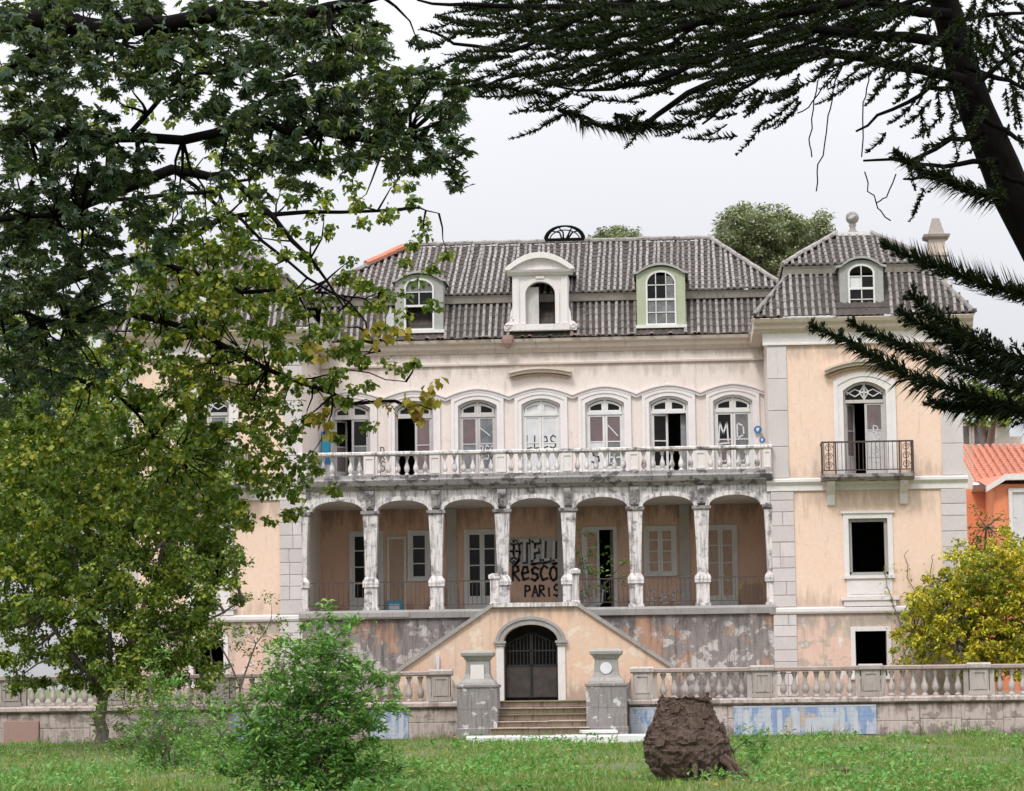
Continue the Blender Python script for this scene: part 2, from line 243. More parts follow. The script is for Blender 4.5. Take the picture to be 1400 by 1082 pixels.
# ------------------------------------------------------------------ mesh builder
class MB:
    def __init__(s): s.v = []; s.f = []
    def add(s, vs, fs):
        o = len(s.v); s.v += [tuple(map(float, p)) for p in vs]; s.f += [tuple(i+o for i in f) for f in fs]; return s
    def quad(s, a, b, c, d): return s.add([a, b, c, d], [(0, 1, 2, 3)])
    def box(s, x0, x1, y0, y1, z0, z1):
        return s.add([(x0, y0, z0), (x1, y0, z0), (x1, y1, z0), (x0, y1, z0), (x0, y0, z1), (x1, y0, z1), (x1, y1, z1), (x0, y1, z1)],
                     [(0, 3, 2, 1), (4, 5, 6, 7), (0, 1, 5, 4), (1, 2, 6, 5), (2, 3, 7, 6), (3, 0, 4, 7)])
    def cbox(s, x0, x1, y0, y1, z0, z1, c=0.02):
        """box with chamfered vertical and front edges"""
        s.prism([(x0+c, z0), (x1-c, z0), (x1, z0+c), (x1, z1-c), (x1-c, z1), (x0+c, z1), (x0, z1-c), (x0, z0+c)], y0+c, y1)
        return s.add([(x0+2*c, y0, z0+2*c), (x1-2*c, y0, z0+2*c), (x1-2*c, y0, z1-2*c), (x0+2*c, y0, z1-2*c), (x0, y0+c, z0+c), (x1, y0+c, z0+c), (x1, y0+c, z1-c), (x0, y0+c, z1-c)],
                     [(0, 1, 2, 3), (4, 5, 1, 0), (5, 6, 2, 1), (6, 7, 3, 2), (7, 4, 0, 3)])
    def prism(s, pts, y0, y1):
        n = len(pts); vs = [(x, y0, z) for x, z in pts]+[(x, y1, z) for x, z in pts]
        return s.add(vs, [tuple(range(n)), tuple(range(2*n-1, n-1, -1))]+[(i, (i+1) % n+0, (i+1) % n+n, i+n) for i in range(n)])
    def prism_x(s, pts, x0, x1):
        """profile in (y,z) extruded along x"""
        n = len(pts); vs = [(x0, y, z) for y, z in pts]+[(x1, y, z) for y, z in pts]
        return s.add(vs, [tuple(range(n)), tuple(range(2*n-1, n-1, -1))]+[(i, (i+1) % n, (i+1) % n+n, i+n) for i in range(n)])
    def band(s, inner, outer, y0, y1):
        """closed strip between two (x,z) polylines, thick from y0 to y1"""
        n = len(inner); vs = [(x, y0, z) for x, z in inner]+[(x, y0, z) for x, z in outer]+[(x, y1, z) for x, z in inner]+[(x, y1, z) for x, z in outer]
        fs = []
        for i in range(n-1):
            fs += [(i, i+1, n+i+1, n+i), (i, 2*n+i, 2*n+i+1, i+1), (n+i, n+i+1, 3*n+i+1, 3*n+i), (2*n+i, 3*n+i, 3*n+i+1, 2*n+i+1)]
        for i in (0, n-1): fs.append((i, n+i, 3*n+i, 2*n+i))
        return s.add(vs, fs)
    def tube(s, pts, rr, n=6):
        pts = [Vector(p) for p in pts]; rings = []
        if not hasattr(rr, '__len__'): rr = [rr]*len(pts)
        for i, p in enumerate(pts):
            d = (pts[min(i+1, len(pts)-1)]-pts[max(i-1, 0)]).normalized()
            a = d.cross(Vector((0.13, 0.9, 0.31))).normalized() if abs(d.y) < 0.9 else d.cross(Vector((1, 0, 0))).normalized(); b = d.cross(a)
            rings.append([p+(a*math.cos(2*math.pi*k/n)+b*math.sin(2*math.pi*k/n))*rr[i] for k in range(n)])
        fs = [tuple(range(n)), tuple(range(len(pts)*n-1, (len(pts)-1)*n-1, -1))]
        for i in range(len(pts)-1):
            for k in range(n): fs.append((i*n+k, i*n+(k+1) % n, (i+1)*n+(k+1) % n, (i+1)*n+k))
        return s.add([v for r in rings for v in r], fs)
    def lathe(s, prof, c=(0, 0, 0), n=10, square=False):
        """prof: (radius, z)"""
        m = 4 if square else n; o = math.pi/4 if square else 0; k2 = math.sqrt(2) if square else 1
        vs = [(c[0]+r*k2*math.cos(o+2*math.pi*k/m), c[1]+r*k2*math.sin(o+2*math.pi*k/m), c[2]+z) for r, z in prof for k in range(m)]
        fs = [tuple(range(m-1, -1, -1)), tuple(range((len(prof)-1)*m, len(prof)*m))]
        for i in range(len(prof)-1):
            for k in range(m): fs.append((i*m+k, i*m+(k+1) % m, (i+1)*m+(k+1) % m, (i+1)*m+k))
        return s.add(vs, fs)
    def mesh(s, name, mat, smooth=False):
        me = bpy.data.meshes.new(name); me.from_pydata(s.v, [], s.f); me.materials.append(M[mat] if isinstance(mat, str) else mat)
        if smooth: me.polygons.foreach_set('use_smooth', [True]*len(me.polygons))
        me.update(); return me
    def build(s, name, mat, parent=None, smooth=False, label=None, kind=None):
        o = link(name, s.mesh(name, mat, smooth), parent)
        if label: o['label'] = label
        if kind: o['kind'] = kind
        return o
def link(name, me, parent=None, loc=None):
    """vertices are in world metres; a child of a thing is shifted back by the thing's own base point"""
    o = bpy.data.objects.new(name, me); COL.objects.link(o)
    base = Vector(loc) if loc is not None else Vector((0, 0, 0))
    if parent is not None:
        o.parent = parent; base = base-Vector(parent['_b']) if '_b' in parent else base
    o.location = base
    o['_b'] = list(Vector(loc)) if loc is not None else [0, 0, 0]
    return o
def thing(name, label, cat, loc, group=None):
    o = bpy.data.objects.new(name, None); COL.objects.link(o); o.empty_display_size = 0.3; o.location = loc
    o['_b'] = list(loc); o['label'] = label; o['category'] = cat
    if group: o['group'] = group
    return o
def single(name, mb, mat, label, cat, group=None, smooth=False):
    o = mb.build(name, mat, smooth=smooth); o['label'] = label; o['category'] = cat
    if group: o['group'] = group
    return o
def struct(name, mb, mat, smooth=False):
    o = mb.build(name, mat, smooth=smooth); o['kind'] = 'structure'; return o
def arr_mesh(name, V, Fq, mat, parent=None, kind=None, loc=None):
    """fast mesh from numpy arrays; faces all of one size"""
    V = np.asarray(V, dtype=np.float32); Fq = np.asarray(Fq, dtype=np.int32); k = Fq.shape[1]
    me = bpy.data.meshes.new(name); me.vertices.add(len(V)); me.vertices.foreach_set('co', V.ravel())
    me.loops.add(Fq.size); me.loops.foreach_set('vertex_index', Fq.ravel())
    me.polygons.add(len(Fq)); me.polygons.foreach_set('loop_start', np.arange(0, Fq.size, k, dtype=np.int32))
    me.update(calc_edges=True); me.materials.append(M[mat])
    o = link(name, me, parent, loc)
    if kind: o['kind'] = kind
    return o
def arc(xc, h, zs, rise, n=12, kind='seg', d=0.0):
    """(x,z) points of an arch head from left to right, pushed outward by d"""
    out = []
    for i in range(n+1):
        if kind == 'seg':
            u = -1+2*i/n; x = u*(h+d); z = zs+rise*(1-u*u)+d
        else:
            a = math.pi*(1-i/n); x = (h+d)*math.cos(a); z = zs+(rise+d)*math.sin(a)
        out.append((xc+x, z))
    return out
def wall(mb, x0, x1, z0, z1, y, th, ops):
    """sheet with real openings and reveals of depth th; op = (xc, half width, z bottom, z spring, rise, kind)"""
    xs = {x0, x1}; heads = []
    for (xc, h, zb, zs, rise, kind) in ops:
        pts = arc(xc, h, zs, rise, 12 if rise else 1, kind); heads.append(pts)
        for p in pts: xs.add(round(p[0], 5))
    xs = sorted(xs)
    for xa, xb in zip(xs, xs[1:]):
        if xb-xa < 1e-5: continue
        m = (xa+xb)/2; op = None
        for k, o in enumerate(ops):
            if o[0]-o[1] < m < o[0]+o[1]: op = k
        if op is None: mb.quad((xa, y, z0), (xb, y, z0), (xb, y, z1), (xa, y, z1)); continue
        o = ops[op]; pts = heads[op]
        X = [p[0] for p in pts]; Z = [p[1] for p in pts]
        za = float(np.interp(xa, X, Z)); zb = float(np.interp(xb, X, Z))
        if o[2] > z0+1e-4:
            mb.quad((xa, y, z0), (xb, y, z0), (xb, y, o[2]), (xa, y, o[2])); mb.quad((xa, y, o[2]), (xb, y, o[2]), (xb, y+th, o[2]), (xa, y+th, o[2]))
        mb.quad((xa, y, za), (xb, y, zb), (xb, y, z1), (xa, y, z1)); mb.quad((xa, y, za), (xb, y, zb), (xb, y+th, zb), (xa, y+th, za))
    for (xc, h, zb, zs, rise, kind) in ops:
        for s in (-1, 1): mb.quad((xc+s*h, y, zb), (xc+s*h, y+th, zb), (xc+s*h, y+th, zs), (xc+s*h, y, zs))
    return mb
# ================================================================== THE MANSION
CX = 0.08            # centre line of the facade
YM, YW = 85.0, 81.0  # main wall, wing and arcade front
ZT = 1.10            # terrace level
man = thing('mansion', 'derelict peach and white mansion with arcaded loggia, balcony and grey tiled mansard roof', 'mansion', (CX, YW, ZT))
def mir(x): return 2*CX-x
WINX = [CX+2.1*k for k in range(-3, 4)]
# ---- walls
mb = MB()
wall(mb, -7.3, 7.45, 7.90, 12.95, YM, 0.35, [(x, 0.64, 8.02, 10.74, 0.20, 'seg') for x in WINX])
mb.build('upper_wall', 'pink', man)
mb = MB()
LD = [(-5.74, 0.53, 3.93, 6.62, 0, 'seg'), (-4.0, 0.34, 5.05, 6.62, 0, 'seg'), (-1.92, 0.56, 3.93, 6.62, 0, 'seg'),
      (1.93, 0.54, 3.93, 6.64, 0, 'seg'), (3.92, 0.50, 5.1, 6.64, 0, 'seg'), (5.88, 0.52, 3.93, 6.64, 0, 'seg')]
wall(mb, -7.3, 7.45, 3.93, 7.36, YM, 0.25, LD)
mb.build('loggia_wall', 'loggia', man)
# loggia floor, ceiling, side walls; dark rooms behind
MB().box(-7.35, 7.5, YW-0.05, YM, 3.70, 3.93).build('loggia_floor', 'coping', man)
MB().box(-7.3, 7.45, YW+0.32, YM, 7.35, 7.62).build('loggia_ceiling', 'ceiling', man)
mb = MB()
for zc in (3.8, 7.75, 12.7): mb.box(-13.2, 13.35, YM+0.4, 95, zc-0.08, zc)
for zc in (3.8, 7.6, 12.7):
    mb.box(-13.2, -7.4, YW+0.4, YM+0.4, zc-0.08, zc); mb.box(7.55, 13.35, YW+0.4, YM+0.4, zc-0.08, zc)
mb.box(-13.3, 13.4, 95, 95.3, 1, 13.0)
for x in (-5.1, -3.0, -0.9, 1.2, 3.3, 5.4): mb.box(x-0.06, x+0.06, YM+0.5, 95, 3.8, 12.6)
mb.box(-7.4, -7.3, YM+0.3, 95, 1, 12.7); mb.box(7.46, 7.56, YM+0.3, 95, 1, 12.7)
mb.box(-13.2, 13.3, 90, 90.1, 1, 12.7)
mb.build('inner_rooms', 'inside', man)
# ---- wings
def wing(sg):
    X = (lambda x: x) if sg > 0 else mir
    def sp(a, b): a, b = X(a), X(b); return (min(a, b), max(a, b))
    xl, xr = sp(7.42, 13.38); c = X(10.4)
    mb = MB()
    wall(mb, xl, xr, 7.84, 12.02, YW, 0.35, [(c, 0.66, 7.9, 10.55, 0.28, 'seg')])
    wall(mb, xl, xr, 3.84, 7.45, YW, 0.35, [(c, 0.6, 4.80, 6.56, 0, 'seg')])
    o = mb.build('wing_wall', 'peach', man)
    mb = MB(); wall(mb, xl-0.02, xr+0.02, ZT-0.3, 3.64, YW, 0.35, [(c, 0.48, 1.7, 3.08, 0, 'seg')])
    mb.build('wing_base_wall', 'peach_low', man)
    a = X(7.42); b = X(13.38)
    mb = MB(); mb.box(*sorted((a, a+0.3*(1 if b > a else -1))), YW+0.36, YM+0.2, 3.4, 12.95)
    mb.quad((a, YW, ZT-.3), (a, YW+.36, ZT-.3), (a, YW+.36, 12.95), (a, YW, 12.95))
    mb.build('wing_side_wall', 'pink' , man)
    mb = MB(); mb.quad((b, YW, ZT-.3), (b, 95, ZT-.3), (b, 95, 12.95), (b, YW, 12.95)); mb.build('wing_outer_wall', 'peach', man)
    # string course and base band, real mouldings
    x0, x1 = sp(7.36, 13.44); mb = MB()
    mb.prism_x([(YW+.05, 7.45), (YW-.06, 7.45), (YW-.06, 7.62), (YW-.10, 7.66), (YW-.16, 7.72), (YW-.16, 7.80), (YW-.08, 7.84), (YW+.05, 7.84)], x0-.06, x1+.06)
    mb.build('string_course', 'trim_clean', man); mb = MB()
    mb.prism_x([(YW+.05, 3.64), (YW-.07, 3.64), (YW-.10, 3.70), (YW-.10, 3.80), (YW-.05, 3.84), (YW+.05, 3.84)], x0-.05, x1+.05)
    mb.build('base_course', 'trim_clean', man)
    mb = MB()
    mb.prism_x([(YW+.05, 12.02), (YW-.10, 12.02), (YW-.10, 12.07), (YW-.05, 12.09), (YW-.05, 12.40), (YW+.05, 12.40)], x0-.08, x1+.08)
    mb.build('frieze', 'trim_clean', man)
    mb = MB(); mb.prism_x([(YW+.3, 12.40), (YW-.08, 12.40), (YW-.12, 12.46), (YW-.28, 12.52), (YW-.30, 12.62), (YW-.44, 12.70), (YW-.50, 12.80), (YW-.46, 12.83), (YW+.3, 12.83)], x0-.36, x1+.36)
    for e, s2 in ((x0-.36, 1), (x1+.36, -1)):
        mb.box(min(e, e+s2*.34), max(e, e+s2*.34), YW+.3, 94, 12.5, 12.83)
    mb.build('cornice', 'cornice', man)
    # corner pilaster stones, each block its own
    def stones(xa, xb, z0, z1, ragged, seed):
        r = random.Random(seed); z = z0; k = 0; hs = []
        while z < z1-0.05:
            h = r.uniform(0.34, 0.50) if ragged else r.uniform(0.85, 1.15)
            if z1-(z+h) < 0.25: h = z1-z
            split = ragged and r.random() < 0.45
            d = 0.045+r.uniform(-0.006, 0.012)
            cuts = [xa, xa+(xb-xa)*r.uniform(.35, .65), xb] if split else [xa, xb]
            for p, q in zip(cuts, cuts[1:]):
                MB().cbox(p+.006, q-.006, YW-d, YW+.01, z+.006, z+h-.006, 0.008).build('quoin_stone', 'quoin', man)
            z += h
    for k, (p, q) in enumerate(((7.40, 8.02), (12.74, 13.41))):
        p, q = sp(p, q); stones(p, q, 7.85, 12.01, False, 10+k+sg)
    for k, (p, q) in enumerate(((7.42, 8.14), (12.66, 13.45))):
        p, q = sp(p, q); stones(p, q, 3.85, 7.44, True, 20+k+sg); stones(p, q, ZT, 3.63, True, 30+k+sg)
    # french door of the wing
    surround(c, 0.66, 7.9, 10.55, 0.28, 0.30, YW, man)
    hood(c, 1.22, 11.42, 0.27, YW, man)
    window(c, 0.66, 7.9, 10.55, 0.28, YW+.14, 'wing' if sg > 0 else 'plain', man, 10.22)
    # iron balcony
    s = MB(); s.prism_x([(YW, 7.70), (YW-.62, 7.72), (YW-.78, 7.80), (YW-.78, 7.90), (YW, 7.90)], c-1.42, c+1.42)
    bs = s.build('balcony_slab', 'slab', man)
    for e in (-1, 1):
        cs = MB(); cs.prism_x([(YW, 6.95), (YW-.10, 7.0), (YW-.14, 7.3), (YW-.5, 7.6), (YW-.55, 7.70), (YW, 7.70)], c+e*1.12-.12, c+e*1.12+.12)
        cs.build('console', 'trim', bs)
    rail = MB(); yb = YW-.72
    rail.box(c-1.40, c+1.40, yb-.025, yb+.025, 8.86, 8.91); rail.box(c-1.40, c+1.40, yb-.02, yb+.02, 8.0, 8.03)
    for e in (-1, 1):
        rail.box(c+e*1.39-.02, c+e*1.39+.02, yb, YW, 8.86, 8.90); rail.box(c+e*1.39-.02, c+e*1.39+.02, yb, YW, 8.0, 8.03)
        for q in (1.39, 0.98): rail.box(c+e*q-.025, c+e*q+.025, yb-.025, yb+.025, 7.9, 8.88)
    ir = rail.build('iron_railing', 'iron', man)
    bar = MB().box(-.009, .009, -.009, .009, 0, 0.84).mesh('railing_bar', 'iron')
    for i in range(15):
        x = c-0.98+0.13*(i+.5)
        link('bar', bar, ir, (x, yb, 8.02))
    for e in (-1, 1):      # scroll panels at the ends
        sc = MB(); m0 = c+e*1.185
        for k in range(3):
            zc = 8.17+k*.27
            sc.tube([(m0+.13*math.cos(t)*(1-t/14), yb, zc+.12*math.sin(t)*(1-t/14)) for t in np.linspace(0, 9, 18)], .011, 4)
        for q in (-.15, .15): sc.tube([(m0+q, yb, 8.03), (m0+q, yb, 8.86)], .012, 4)
        sc.tube([(m0, yb, 8.03), (m0, yb, 8.86)], .018, 4)
        sc.build('scroll_panel', 'iron', ir)
        for k in range(5): link('bar', bar, ir, (c+e*1.39, yb+.1+.12*k, 8.02))
    # lower window: plain stone frame, apron and ledge
    mb = MB(); mb.band([(c-.6, 4.8), (c-.6, 6.56), (c+.6, 6.56), (c+.6, 4.8)], [(c-.76, 4.8), (c-.76, 6.72), (c+.76, 6.72), (c+.76, 4.8)], YW-.05, YW+.02)
    mb.box(c-.82, c+.82, YW-.10, YW+.02, 6.72, 6.79)
    mb.box(c-.78, c+.78, YW-.10, YW+.05, 4.70, 4.80); mb.box(c-.70, c+.70, YW-.04, YW+.02, 4.14, 4.70); mb.box(c-.60, c+.60, YW-.055, YW+.02, 4.22, 4.62)
    mb.box(c-.88, c+.88, YW-.14, YW+.02, 4.03, 4.13); mb.box(c-.80, c+.80, YW-.10, YW+.02, 3.845, 4.03)
    lw = mb.build('stone_window_surround', 'trim_clean', man)
    mb = MB(); mb.band([(c-.50, 4.9), (c-.50, 6.46), (c+.50, 6.46), (c+.50, 4.9)], [(c-.60, 4.8), (c-.60, 6.56), (c+.60, 6.56), (c+.60, 4.8)], YW+.08, YW+.18); mb.box(c-.6, c+.6, YW+.08, YW+.18, 4.8, 4.9)
    mb.build('window_frame', 'wood_grey', lw)
    mb = MB(); mb.band([(c-.48, 1.7), (c-.48, 3.08), (c+.48, 3.08), (c+.48, 1.7)], [(c-.62, 1.7), (c-.62, 3.22), (c+.62, 3.22), (c+.62, 1.7)], YW-.045, YW+.02); mb.box(c-.66, c+.66, YW-.08, YW+.03, 1.60, 1.70)
    mb.build('stone_window_surround', 'trim_clean', man)
def surround(c, h, zb, zs, rise, t, y, par, mat='trim_clean', bead=True):
    mb = MB()
    inn = [(c-h, zb)]+arc(c, h, zs, rise)+[(c+h, zb)]
    mid = [(c-h-t*.55, zb)]+arc(c, h, zs, rise, d=t*.55)+[(c+h+t*.55, zb)]
    out = [(c-h-t, zb)]+arc(c, h, zs, rise, d=t)+[(c+h+t, zb)]
    mb.band(inn, mid, y-.055, y+.05)
    if bead: mb.band(mid, out, y-.085, y+.01)
    return mb.build('window_surround', mat, par)
def hood(c, h, z, rise, y, par):
    mb = MB(); a = arc(c, h, z-rise, rise); 
    mb.band([(x, zz-.10) for x, zz in a], [(x, zz) for x, zz in a], y-.26, y+.01)
    mb.band([(x, zz) for x, zz in a], [(x, zz+.07) for x, zz in a], y-.34, y+.01)
    o = mb.build('hood_mould', 'cornice', par)
    mb = MB(); a = arc(c, h-.1, z-rise-.02, rise); mb.band([(x, zz-.16) for x, zz in a], [(x, zz-.10) for x, zz in a], y-.14, y+.01); mb.build('moulding', 'wood_brown', o)
def pane(par, mat, x0, x1, y, z0, z1, name='pane'):
    return MB().box(x0, x1, y-.005, y+.005, z0, z1).build(name, mat, par)
def leafdoor(par, x0, x1, y, z0, z1, rows, mats, frame='wood_white', open_=0.0, hinge=0, st=0.075, cols=1, name='door_leaf', kick=0.0):
    """one leaf: stiles, rails and its panes; open_ swings it inward about its hinge side"""
    rr = Matrix.Rotation(open_, 4, 'Z'); px = x0 if hinge == 0 else x1
    T = Matrix.Translation((px, y, 0)) @ rr @ Matrix.Translation((-px, -y, 0))
    def put(mb, nm, mt):
        for i, v in enumerate(mb.v): mb.v[i] = tuple(T @ Vector(v))
        return mb.build(nm, mt, par)
    mb = MB(); mb.box(x0, x0+st, y-.025, y+.025, z0, z1); mb.box(x1-st, x1, y-.025, y+.025, z0, z1)
    zz = [z0+kick+(z1-z0-kick)*k/rows for k in range(rows+1)]
    if kick: mb.box(x0+st, x1-st, y-.012, y+.012, z0, z0+kick)
    for k, zc in enumerate(zz):
        if k == 0: a, b = zc, zc+.07
        elif k == rows: a, b = zc-.07, zc
        else: a, b = zc-.018, zc+.018
        mb.box(x0+st, x1-st, y-.022, y+.022, a, b)
    xx = [x0+st+(x1-x0-2*st)*k/cols for k in range(cols+1)]
    for xm in xx[1:-1]: mb.box(xm-.013, xm+.013, y-.02, y+.02, z0+.07, z1-.07)
    put(mb, name, frame)
    for k in range(rows):
        for q in range(cols):
            mt = mats[(k*cols+q) % len(mats)]
            if mt is None: continue
            p = MB().box(xx[q]+.001, xx[q+1]-.001, y-.006, y+.006, zz[k]+.02, zz[k+1]-.02); put(p, 'pane', mt)
STY = {  # left leaf panes (bottom to top), right leaf panes, open angle left, open angle right, joinery, fanlight
    'w0': (['blind', 'glass'], ['grey_pane', 'glass'], 0.9, 0, 'wood_tired', 'glass'),
    'w1': (None, ['blind', 'blind'], 0, 0.1, 'wood_tired', 'glass'),
    'w2': (['grey_pane', 'blind'], ['grey_pane', 'grey_pane'], 0, 0, 'wood_tired', 'glass'),
    'w3': (['white_pane', 'white_pane'], ['white_pane', 'white_pane'], 0, 0, 'wood_white', 'white_pane'),
    'w4': (['white_pane', 'blind'], ['grey_pane', 'blind'], 0, 0, 'wood_white', 'glass'),
    'w5': (['glass', 'glass'], None, 0.35, 0, 'wood_white', 'glass'),
    'w6': (['blind', 'glass'], ['grey_pane', 'grey_pane'], 0, 0, 'wood_white', 'glass'),
    'plain': (['glass', 'glass'], ['glass', 'grey_pane'], 0, 0, 'wood_tired', 'glass'),
    'wing': (['blind', 'blind'], ['wood_tired', 'blind'], 1.05, 0, 'wood_tired', 'glass'),
}
def window(c, h, zb, zs, rise, y, sty, par, zt):
    L, R, ao, bo, fr, fan = STY[sty]
    mb = MB(); f = 0.075; head = arc(c, h, zs, rise)
    mb.band([(c-h+f, zb)]+[(c+(x-c)*(1-f/h), z-f) for x, z in head]+[(c+h-f, zb)], [(c-h, zb)]+head+[(c+h, zb)], y-.04, y+.06)
    mb.box(c-h+f, c+h-f, y-.06, y+.06, zt-.05, zt+.05); mb.box(c-.035, c+.035, y-.04, y+.04, zt+.05, zs+rise-f)
    w = mb.build('window', fr, par)
    for s in (-1, 1):      # fanlight panes follow the arched head
        q = arc(c, h-f-.02, zs, rise*.95, 12); q = [p for p in q if (p[0]-c)*s > 0.04]+[(c+s*.036, zs+rise*.95)]; q.sort()
        xa, xb = min(p[0] for p in q), max(p[0] for p in q)
        inset = .08 if fr == 'wood_white' or sty in ('w0', 'w1', 'w2') else 0
        if inset:
            mb = MB(); pts = [(xa, zt+.05), (xb, zt+.05)]+[(p[0], p[1]-f-.02) for p in sorted(q, reverse=True)]
            ins = [(xa+(xb-xa)*.5+(p[0]-(xa+xb)/2)*.72, (zt+.05+zs-.02)/2+(p[1]-(zt+.05+zs-.02)/2)*.6) for p in pts]
            mb.band(ins+ins[:1], pts+pts[:1], y-.02, y+.02); mb.build('fanlight_frame', fr, w)
        mb = MB(); mb.prism([(xa, zt+.05), (xb, zt+.05)]+[(p[0], p[1]-f) for p in sorted(q, reverse=True)], y+.022, y+.03); mb.build('pane', fan, w)
    if sty in ('wing', 'plain'):
        mb = MB()
        for s in (-1, 1):
            mb.tube([(c, y-.02, zt+.25), (c+s*.28, y-.02, zt+.38), (c+s*.55, y-.02, zt+.22)], .02, 4); mb.tube([(c, y-.02, zt+.32), (c+s*.28, y-.02, zt+.15), (c+s*.55, y-.02, zt+.30)], .02, 4)
            mb.tube([(c, y-.02, zt+.06), (c+s*.14, y-.02, zt+.28), (c, y-.02, zt+.5)], .022, 4)
        mb.build('fanlight_tracery', 'wood_white', w)
    if L: leafdoor(w, c-h+f, c-.005, y, zb+.02, zt-.05, 2, L, fr, ao, 0, kick=.55)
    if R: leafdoor(w, c+.005, c+h-f, y, zb+.02, zt-.05, 2, R, fr, -bo, 1, kick=.55)
    return w
for k, x in enumerate(WINX):
    surround(x, 0.64, 7.95, 10.74, 0.20, 0.23, YM, man)
    mb = MB(); n = 14; pts = [(x+1.045*(-1+2*i/n), 11.27-0.27*(abs(-1+2*i/n))**1.7) for i in range(n+1)]
    mb.band([(a, b-.10) for a, b in pts], pts, YM-.10, YM+.01); mb.band(pts, [(a, b+.045) for a, b in pts], YM-.15, YM+.01)
    mb.build('hood_mould', 'trim_clean', man)
    window(x, 0.64, 8.02, 10.74, 0.20, YM+.12, 'w%d' % k, man, 10.42)
hood(WINX[3], 1.03, 11.88, 0.13, YM, man)
# torn curtains in the open window, second from the right
for x0, x1 in ((WINX[5]-.50, WINX[5]-.22), (WINX[5]+.38, WINX[5]+.55)):
    mb = MB(); n = 14
    for i in range(n):
        a, b = x0+(x1-x0)*i/n, x0+(x1-x0)*(i+1)/n; ya, yb_ = YM+.3+.03*(i % 2), YM+.3+.03*((i+1) % 2)
        mb.quad((a, ya, 8.3), (b, yb_, 8.25), (b, yb_, 10.35), (a, ya, 10.35))
    mb.build('curtain', 'curtain', man)
# ---- main frieze and cornice
MB().prism_x([(YM+.02, 12.06), (YM-.07, 12.06), (YM-.09, 12.13), (YM-.04, 12.15), (YM-.04, 12.46), (YM+.02, 12.46)], -7.2, 7.40).build('frieze', 'pink', man)
mb = MB()
cuts = [-7.2, -4.6, -1.4, -0.05, 2.9, 5.2, 7.40]
for k, (a, b) in enumerate(zip(cuts, cuts[1:])):
    j = (k % 2)*.012
    mb.prism_x([(YM+.2, 12.46), (YM-.08-j, 12.46), (YM-.12-j, 12.54), (YM-.26-j, 12.60), (YM-.28-j, 12.72), (YM-.40-j, 12.78), (YM-.44-j, 12.88), (YM+.2, 12.88)], a+.004, b-.004)
mb.build('cornice', 'cornice', man)
# ---- arcade: pillars, arches, spandrels, slab
SPC = 2.075; COLX = [CX-2.5*SPC+SPC*k for k in range(6)]
ZS = 7.02
mb = MB(); wall(mb, -7.32, 7.48, ZS+.02, 7.70, YW, 0.34, [(CX+SPC*k, SPC/2-.23, ZS+.02, ZS+.03, 0.33, 'ell') for k in range(-3, 4)])
wall(mb, -7.32, 7.48, ZS+.02, 7.70, YW+.34, -.01, [(CX+SPC*k, SPC/2-.23, ZS+.02, ZS+.03, 0.33, 'ell') for k in range(-3, 4)])
mb.build('arcade_wall', 'trim_dirty', man)
for k in range(-3, 4):
    mb = MB(); c = CX+SPC*k
    mb.band(arc(c, SPC/2-.24, ZS+.03, .32, 16, 'ell'), arc(c, SPC/2-.24, ZS+.03, .32, 16, 'ell', .13), YW-.06, YW+.36)
    mb.build('arch', 'trim_dirty', man)
def pillar(x, half=0):
    lo = -.23 if half <= 0 else 0.0; hi = .23 if half >= 0 else 0.0
    def bx(mb, w, z0, z1, w2=None, d=None):
        w2 = w if w2 is None else w2
        a0, a1 = (-w if half <= 0 else 0), (w if half >= 0 else 0); b0, b1 = (-w2 if half <= 0 else 0), (w2 if half >= 0 else 0)
        yc = YW+.16
        mb.add([(x+a0, yc-w, z0), (x+a1, yc-w, z0), (x+a1, yc+w, z0), (x+a0, yc+w, z0), (x+b0, yc-w2, z1), (x+b1, yc-w2, z1), (x+b1, yc+w2, z1), (x+b0, yc+w2, z1)],
               [(0, 3, 2, 1), (4, 5, 6, 7), (0, 1, 5, 4), (1, 2, 6, 5), (2, 3, 7, 6), (3, 0, 4, 7)])
    mb = MB(); bx(mb, .16, 4.98, 5.10, .175); bx(mb, .175, 5.10, 5.9, .19); bx(mb, .19, 5.9, 6.9, .235)
    p = mb.build('pillar', 'trim_dirty', man)
    mb = MB(); bx(mb, .24, 3.93, 4.02); bx(mb, .205, 4.02, 4.66); bx(mb, .25, 4.66, 4.72)
    mb.build('pedestal', 'trim_dirty', p)
    mb = MB(); bx(mb, .25, 4.72, 4.78, .26); bx(mb, .26, 4.78, 4.86, .24); bx(mb, .24, 4.86, 4.98, .16); mb.build('base_moulding', 'trim_dirty', p)
    mb = MB(); bx(mb, .235, 6.9, 6.95, .29); bx(mb, .29, 6.95, 7.04, .30); bx(mb, .19, 7.04, 7.10, .17)
    mb.build('capital', 'slab', p)
    if not half:
        mb = MB(); mb.prism_x([(YW-.02, 7.10), (YW-.10, 7.12), (YW-.12, 7.35), (YW-.20, 7.55), (YW-.20, 7.66), (YW-.02, 7.66)], x-.13, x+.13); mb.prism_x([(YW-.11, 7.14), (YW-.15, 7.18), (YW-.16, 7.35), (YW-.22, 7.5), (YW-.12, 7.5)], x-.05, x+.05)
        mb.build('corbel', 'slab', p)
for x in COLX: pillar(x)
pillar(-7.30, 1); pillar(7.44, -1)
MB().prism_x([(YM, 7.70), (YW-.10, 7.70), (YW-.14, 7.76), (YW-.26, 7.82), (YW-.30, 7.90), (YW-.34, 7.98), (YW-.30, 8.04), (YM, 8.04)], -7.36, 7.50).build('balcony_deck', 'slab', man)
